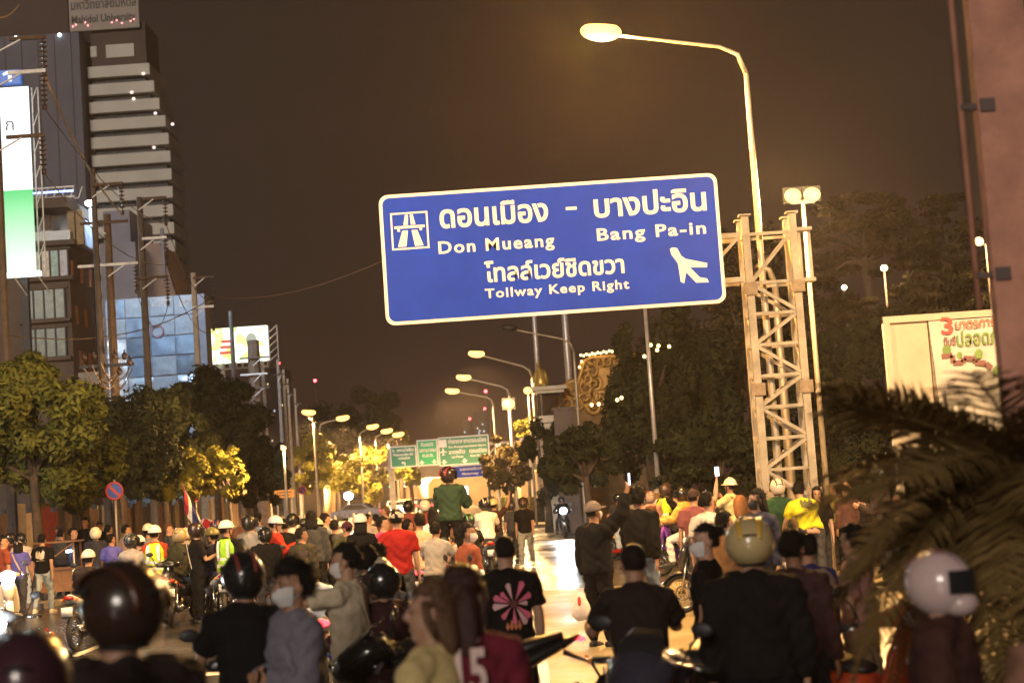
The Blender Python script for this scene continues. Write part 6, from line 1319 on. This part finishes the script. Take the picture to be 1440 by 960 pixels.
# --- left
P_(363, 721, 38, 'stand', -20, 'dark haired person in a denim shirt left of the red shirt', top=('tee', (.16, .18, .25)), head=('hair_short', None))
P_(351, 723, 29.5, 'standR', -22, 'person in a shiny black helmet and grey jacket', top=('jacket', (.22, .21, .22)), bot=('trousers', GREY), head=('helmet', (.015, .014, .012)))
P_(340, 723, 40, 'standL', 20, 'person in a dark plaid shirt far back', top=('long', (.14, .07, .05)), head=('hair_short', HAIRB))
P_(318, 730, 29, 'standR', -20, 'marshal in a lime vest and white helmet, right one of two', top=('tee', BLK), bot=('trousers', KHA), head=('half_helmet', (.80, .75, .68)), vest=mat('hi_vis_lime', (.30, .62, .03), .6, var=.08, scale=6, bump=.3, bscale=25), skin=1, group='marshals in safety vests')
R_(297, 740, 29.5, 'seatL', 20, 'rider in an olive helmet and denim jacket beside the lime vest', 'scooter', (.46, .50, .56), 'pale blue grey scooter left of the lime vest', top=('long', (.15, .16, .24)), bot=('trousers', DGR), head=('half_helmet', (.16, .14, .05)), skin=0, pack=(.02, .02, .035))
P_(303, 730, 35, 'stand', 10, 'person in a dark blue helmet behind the olive helmet', top=('long', DGR), head=('helmet', (.03, .03, .07), (.4, .1, .1)), skin=1)
P_(275, 734, 29, 'phone', -60, 'man in a black T-shirt with a white sling and black helmet looking down', top=('tee', BLK), bot=('trousers', BLK), head=('helmet', (.03, .018, .014)), skin=0, stripe=(.6, .56, .5))
R_(252, 741, 30, 'seat', -12, 'rider in a matt beige helmet and dark green jacket', 'scooter', (.05, .05, .055), 'dark scooter of the rider in the matt beige helmet', top=('jacket', (.035, .035, .022)), bot=('trousers', LDEN), head=('helmet', (.30, .23, .13), None, False), tail=True)
P_(260, 741, 34, 'stand', 30, 'person in a cream helmet behind the matt beige one', top=('long', (.3, .26, .22)), head=('helmet', (.66, .54, .34)), skin=1)
P_(237, 735, 36, 'standR', -60, 'young man with brown hair looking right', top=('tee', DGR), head=('hair_short', HAIRB))
P_(217, 737, 30, 'stand', -4, 'marshal in a bright yellow vest and white helmet, back to the camera', top=('tee', (.40, .06, .03)), bot=('trousers', (.03, .025, .02)), head=('half_helmet', (.80, .75, .68)), vest=True, skin=0, group='marshals in safety vests', shoe=(.4, .35, .3))
P_(208, 735, 34, 'stand', 0, 'person in a cream helmet right behind the yellow vested marshal', top=('tee', GREY), head=('half_helmet', (.72, .62, .46)), skin=1)
R_(194, 751, 31.5, 'seatL', 10, 'rider in a pinkish white helmet and yellow safety vest, left of the marshal', 'scooter', (.10, .10, .11), 'grey scooter left of the yellow vested marshal', top=('tee', BLK), head=('half_helmet', (.74, .62, .60)), vest=True, skin=1)
R_(185, 749, 30, 'seatR', -10, 'rider in a black and pale blue helmet and grey shirt', 'scooter', (.03, .03, .05), 'black scooter beneath the grey shirted rider', top=('tee', (.36, .33, .33)), bot=('trousers', DEN), head=('helmet', (.02, .02, .03), (.40, .50, .60)), skin=1)
P_(178, 737, 38, 'standR', -40, 'person with glasses and dark hair behind the pale blue helmet', top=('tee', (.40, .26, .2)), head=('hair_short', None))
P_(156, 750, 34, 'standR', -8, 'person in a purple blue T-shirt with black hair, right of the white helmet', top=('tee', PUR), bot=('trousers', DGR), head=('hair_short', None), skin=1)
P_(153, 737, 42, 'standL', -70, 'bare faced man looking left near the fence', top=('tee', BLK), head=('hair_short', None))
P_(134, 740, 36, 'stand', 0, 'person in a white helmet and dark jacket, centre left', top=('jacket', (.03, .03, .045)), bot=('trousers', BLK), head=('helmet', (.80, .70, .55), None, False))
R_(124, 771, 25.5, 'seat', -6, 'rider in a cream white half helmet close behind the biggest helmet', 'scooter', (.62, .62, .62), 'white scooter carrying the rider in the cream half helmet', top=('jacket', (.03, .025, .025)), bot=('trousers', KHA), head=('half_helmet', (.72, .62, .54)), skin=1)
P_(103, 741, 39, 'standR', -70, 'person in dark clothes looking right beside the food cart', top=('jacket', NAVY), head=('hair_short', None))
P_(86, 743, 40, 'stand', -20, 'man in a dark grey shirt behind the printed black T-shirt', top=('jacket', (.05, .05, .06)), head=('hair_short', None), bot=('trousers', BLK))
P_(83, 737, 45, 'stand', 90, 'far person in a cap left of the fence panel', top=('tee', GREY), head=('cap', (.05, .04, .04)))
P_(119, 727, 46, 'stand', 170, 'person in black standing against the red fence sheet', top=('tee', BLK), head=('hair_short', None), skin=1)
P_(140, 733, 48, 'stand', 190, 'person in black holding up a tiny light near the fence', top=('long', BLK), head=('hair_short', None), skin=1)
P_(59, 750, 35.4, 'walk', -4, 'man in a black T-shirt with a pale block print on the back and light jeans', top=('tee', BLK), bot=('trousers', LDEN), head=('hair_short', None), prn=print_patch('block', (.62, .58, .55)), shoe=WHT)
P_(25, 757, 34.5, 'walk2', 0, 'woman in a purple blue T-shirt with a pale sling strap and grey cap', top=('tee', PUR), bot=('wide', DGR), head=('cap', (.42, .38, .34), 'hair_bob'), stripe=(.55, .42, .36), wide=.97)
P_(29, 748, 37.5, 'stand', 4, 'person in a black helmet and white shirt behind the purple blue T-shirt', top=('tee', (.50, .44, .42)), bot=('trousers', LDEN), head=('helmet', (.02, .02, .02)))
P_(4, 752, 33, 'standR', -50, 'person in a rust red shirt cut by the left edge', top=('tee', (.26, .06, .03)), head=('hair_short', None))
P_(14, 748, 39, 'stand', 120, 'far person in dark clothes near the left edge', top=('tee', (.10, .03, .025)), head=('helmet', (.03, .02, .02)), skin=1)
P_(470, 730, 30, 'stand', -10, 'person in dark clothes between the grey vest and the maroon cap', top=('tee', DGR), head=('hair_short', None), skin=1)
P_(530, 762, 15, 'stand', 15, 'black haired head low behind the cream helmet, left of the red T-shirt', top=('tee', BLK), head=('hair_short', None), skin=1)
P_(516, 768, 14, 'stand', -10, 'black haired head low between the raised arm and the cream helmet', top=('tee', (.06, .05, .05)), head=('hair_puff', None), skin=1)
P_(425, 728, 36, 'stand', 40, 'person in black behind the dark grey jacket, to its left', top=('tee', BLK), head=('half_helmet', (.03, .03, .03)), skin=1)
P_(1042, 690, 36, 'stand', 20, 'person in a brown shirt just right of the white hard hat', top=('tee', (.20, .10, .05)), head=('hair_short', None), skin=1)
P_(1078, 686, 35, 'standL', 40, 'person in dark clothes between the white hard hat and the swirled helmet', top=('long', DGR), head=('helmet', (.02, .02, .02)), skin=1)
P_(948, 688, 42, 'standR', -20, 'far person in a beige shirt left of the orange jacket', top=('tee', (.46, .36, .24)), head=('hair_short', None), skin=1)
P_(924, 686, 45, 'stand', 150, 'far person in white between the pink jacket and the yellow vest', top=('tee', WHT), head=('half_helmet', (.3, .28, .26)), skin=1)
P_(987, 681, 38, 'stand', 10, 'far person in black behind the maroon T-shirt', top=('tee', BLK), head=('hair_short', None), skin=1)
P_(424, 741, 26, 'standR', -30, 'person in a dark olive jacket low in front of the striped white shirt', top=('jacket', (.05, .045, .03)), head=('hair_short', None), skin=1)
P_(372, 740, 27, 'stand', 14, 'person in a black hooded top left of the red shirt and bright phone', top=('jacket', BLK), head=('helmet', (.02, .018, .018)), skin=1)
P_(612, 733, 25, 'seat', -15, 'rider in a grey top low in front of the standing rider', top=('tee', (.3, .28, .27)), head=('hair_short', None), skin=1)
P_(718, 704, 45, 'stand', 30, 'far person in dark clothes left of the man walking toward the camera', top=('tee', DGR), head=('helmet', (.05, .04, .04)), skin=1)
headwear(); bike_parts()
need = set()
for kind, a, k in CR_:
    pose = a[3]; fn = k.get('fine', False); need |= {(pose, 'body', fn), (pose, k.get('top', ('tee',))[0], fn), (pose, k.get('bot', ('trousers',))[0], fn)}
    if k.get('vest'): need.add((pose, 'vest', fn))
prepare(sorted(need))
for kind, a, k in CR_: (person if kind == 'p' else rider)(*a, **k)
# loose motorcycles
def ground_at(px, D): p = W(px, 700, D); return p.x, p.y
x, y = ground_at(792, 61); hb = bike('scooter', x, y, 176, 'motorcycle riding toward the camera with a dazzling headlight', (.03, .03, .035), head=900)
person(789, 697, 61.3, 'seat', 176, 'rider behind the dazzling headlight in the crossing', top=('jacket', BLK), head=('helmet', (.03, .03, .03)), skin=1)
x, y = ground_at(14, 17); bike('scooter', x, y, 178, 'scooter at the far left edge with a blazing white headlight', (.05, .05, .05), head=900)
x, y = ground_at(4, 30); bike('scooter', x, y, 200, 'scooter with curved white fender at the left edge behind the blazing headlight', (.66, .60, .52), head=60)
x, y = ground_at(622, 11.2); bike('motorcycle', x, y, 92, 'black motorcycle seen from its side, rear wheel at bottom centre', (.018, .016, .016), (.05, .02, .02), tail=True)
x, y = ground_at(902, 9.5); bike('motorcycle', x, y, 158, 'shiny black motorcycle with purple and white fairing at bottom right of centre', (.05, .045, .07), (.40, .10, .55), lean=-6)
x, y = ground_at(1196, 10.6); bike('scooter', x, y, -148, 'red and white scooter at lower right beside the palm', (.50, .07, .02), tail=False, lean=4)
x, y = ground_at(440, 17); bike('scooter', x, y, 8, 'scooter with a lit red tail light and white side panel behind the raised arm', (.66, .68, .72), tail=True)
x, y = ground_at(608, 18.6); bike('scooter', x, y, -62, 'white glossy scooter parked in front of the red T-shirt', (.78, .78, .80), tail=True)
x, y = ground_at(560, 26); bike('scooter', x, y, 20, 'dark scooter hidden behind the red T-shirt', (.03, .03, .04), tail=True)
x, y = ground_at(232, 29); bike('scooter', x, y, 12, 'black scooter right of the yellow vested marshal', (.02, .02, .02))
x, y = ground_at(330, 31); bike('scooter', x, y, -30, 'dark scooter in the crowd right of the lime vest', (.03, .03, .03), tail=True)
x, y = ground_at(380, 28); bike('scooter', x, y, 35, 'dark red scooter by the man in the red shirt', (.18, .03, .02))
x, y = ground_at(1010, 24); bike('scooter', x, y, 70, 'dark scooter below the white hard hat', (.04, .04, .045))
# plastic bag, flag, umbrella, food cart
p = W(817, 848, 19.9); o = thing('plastic_bag', 'white plastic carrier bag hanging from the hand of the man raising a phone', 'bag', p)
MB().tube([(0, 0, .14), (0, 0, .08), (.0, 0, -.02), (0, 0, -.13), (.01, 0, -.20)], [(.02, .015), (.055, .04), (.10, .06), (.125, .07), (.06, .04)], 14, ref=(1, 0, 0)).build('bag_body', mat('bag_film', (.72, .64, .55), .5, var=.1, bump=.5, bscale=30), o, True); MB().ell((-.02, -.055, .03), (.022, .012, .06)).build('printed_mark', PR, o)
p = W(293, 748, 36); o = thing('flag', 'Thai flag drooping from a slanting stick above the crowd', 'flag', p); q0 = W(255, 680, 36) - p
MB().tube([(0, 0, -.3), (q0.x, 0, q0.z)], .012, 6).build('stick', LP, o, True)
FB_ = [mat('flag_red', (.45, .02, .03), .7), mat('flag_white', (.75, .72, .68), .7), mat('flag_blue', (.03, .03, .14), .7)]
sl = [(0, 1 / 6, 0), (1 / 6, 2 / 6, 1), (2 / 6, 4 / 6, 2), (4 / 6, 5 / 6, 1), (5 / 6, 1, 0)]
for a, b, k in sl:
    g = MB(); v_ = []
    for i in range(9):
        t = i / 8
        for s in (a, b):
            e = q0 * (1 - s * .78); v_.append((e.x + .10 * math.sin(3 * t + 5 * s) * t + .42 * t * s, -.05 + .06 * math.sin(7 * t + 4 * s), e.z - .55 * t - .12 * t * s))
    g.add(v_, [(2 * i, 2 * i + 1, 2 * i + 3, 2 * i + 2) for i in range(8)]).build('stripe', FB_[k], o, True)
p = W(288, 728, 44); o = thing('parasol', 'red and white parasol behind the flag', 'parasol', (p.x, p.y, 0))
MB().tube([(0, 0, 0), (0, 0, p.z)], .02, 8).build('pole', LP, o, True)
for k in range(8):
    a0, a1 = k * math.pi / 4, (k + 1) * math.pi / 4
    MB().add([(0, 0, p.z), (.75 * math.cos(a0), .75 * math.sin(a0), p.z - .28), (.75 * math.cos(a1), .75 * math.sin(a1), p.z - .28), (.72 * math.cos(a1), .72 * math.sin(a1), p.z - .36), (.72 * math.cos(a0), .72 * math.sin(a0), p.z - .36)], [(0, 1, 2), (1, 4, 3, 2)]).build('panel', FB_[k % 2], o)
p = W(84, 800, 38.5); o = thing('food_cart', 'wooden framed vendor cart beside the printed black T-shirt', 'cart', (p.x, p.y, 0)); WD_ = mat('cart_wood', (.22, .11, .05), .7, var=.3, scale=5)
MB().box((0, 0, .55), (.85, .6, .5)).build('box', WD_, o); MB().box((0, 0, .82), (.95, .7, .04)).build('counter', WD_, o)
for x in (-.42, .42):
    for yy in (-.3, .3): MB().box((x, yy, 1.12), (.04, .04, .58)).build('post', WD_, o)
MB().box((0, 0, 1.43), (1.0, .75, .04)).build('roof', WD_, o); MB().bar((-.4, -.32, .86), (.4, -.32, 1.38), .03, .03).build('brace', WD_, o); MB().box((.2, .1, 1.2), (.12, .05, .05)).build('lamp', WHITE_GLOW, o)
for x in (-.35, .35): MB().ring((x, 0, .27), .24, .03, 'X', 20, 6).build('wheel', BLACK, o, True)
p = W(105, 805, 30.5); o = thing('drink_cup', 'white paper cup with a straw held up left of the cream half helmet', 'cup', p); MB().tube([(0, 0, -.06), (0, 0, .06)], [.032, .042], 12).build('cup', WHT and mat('paper_cup', (.75, .7, .65), .6), o, True); MB().tube([(0, 0, 0), (0, 0, .42)], .008, 5).build('straw', mat('paper_cup', (.75, .7, .65), .6), o)
# cars far down the road
def car(px, D, yaw, col, label, lights=True, k=1.):
    p = W(px, 700, D); o = thing('car', label, 'car', (p.x, p.y, 0), rad(yaw), 'cars far down the road'); m = paint(col)
    prof = [(-2.1, .35), (-2.1, .85), (-1.9, .98), (-1.3, 1.02), (-.7, 1.46), (.75, 1.46), (1.35, 1.0), (2.1, .92), (2.15, .4)]
    T = M4.Rotation(rad(90), 4, 'Z')
    MB().prism([(x, z) for x, z in prof], -.85, .85, T).build('body', m, o)
    for sg in (-1, 1): MB().prism([(-1.05, 1.03), (-.62, 1.40), (.68, 1.40), (1.15, 1.03)], sg * .86 - .005, sg * .86 + .005, T).build('side_window', VIS, o)
    q = T @ V((1.07, 0, 1.23)); MB().box(q, (1.4, .03, .46), M4.Rotation(rad(50), 3, 'X')).build('windscreen', VIS, o); q = T @ V((-1.03, 0, 1.25)); MB().box(q, (1.4, .03, .46), M4.Rotation(rad(-52), 3, 'X')).build('rear_window', VIS, o)
    for x in (-1.3, 1.35):
        for sg in (-1, 1): q = T @ V((x, sg * .8, .32)); MB().ring(q, .24, .09, 'X', 18, 6).ell(q, (.05, .18, .18)).build('wheel', BLACK, o, True)
    for sg in (-1, 1):
        q = T @ V((2.13, sg * .6, .72)); MB().ell(q, (.16, .06, .09)).build('headlight', HEADON if lights else HEADOFF, o); q = T @ V((-2.1, sg * .62, .78)); MB().ell(q, (.14, .05, .08)).build('tail_light', TAILON, o)
for px, D, yaw, col, lb, lt in ((559, 150, 178, (.5, .5, .5), 'white car with headlights on under the far signs', True), (571, 185, 182, (.4, .3, .1), 'taxi like orange car with headlights under the flyover', True), (586, 205, 0, (.2, .03, .03), 'dark red car driving away under the flyover', False), (598, 165, 4, (.05, .05, .055), 'dark car driving away left of the standing rider', False), (606, 175, 0, (.1, .1, .12), 'grey car driving away just behind the standing rider', False), (502, 140, 80, (.05, .06, .12), 'dark blue car parked by the left kerb with a bluish lamp', False), (580, 225, 180, (.6, .6, .6), 'farthest white car with headlights on', True)):
    car(px, D, yaw, col, lb, lt)
# ------------------------------------------------------------------ humid night air
hz = MB().box((-60, 190, 52), (620, 520, 106)).build('haze', None); hz['kind'] = 'stuff'
m = bpy.data.materials.new('haze'); m.use_nodes = True; n = m.node_tree.nodes; n.remove(n['Principled BSDF'])
pv = n.new('ShaderNodeVolumePrincipled'); pv.inputs['Density'].default_value = .00038; pv.inputs['Color'].default_value = (.95, .84, .76, 1); pv.inputs['Anisotropy'].default_value = .5
m.node_tree.links.new(pv.outputs[0], n['Material Output'].inputs['Volume']); hz.data.materials.clear(); hz.data.materials.append(m)
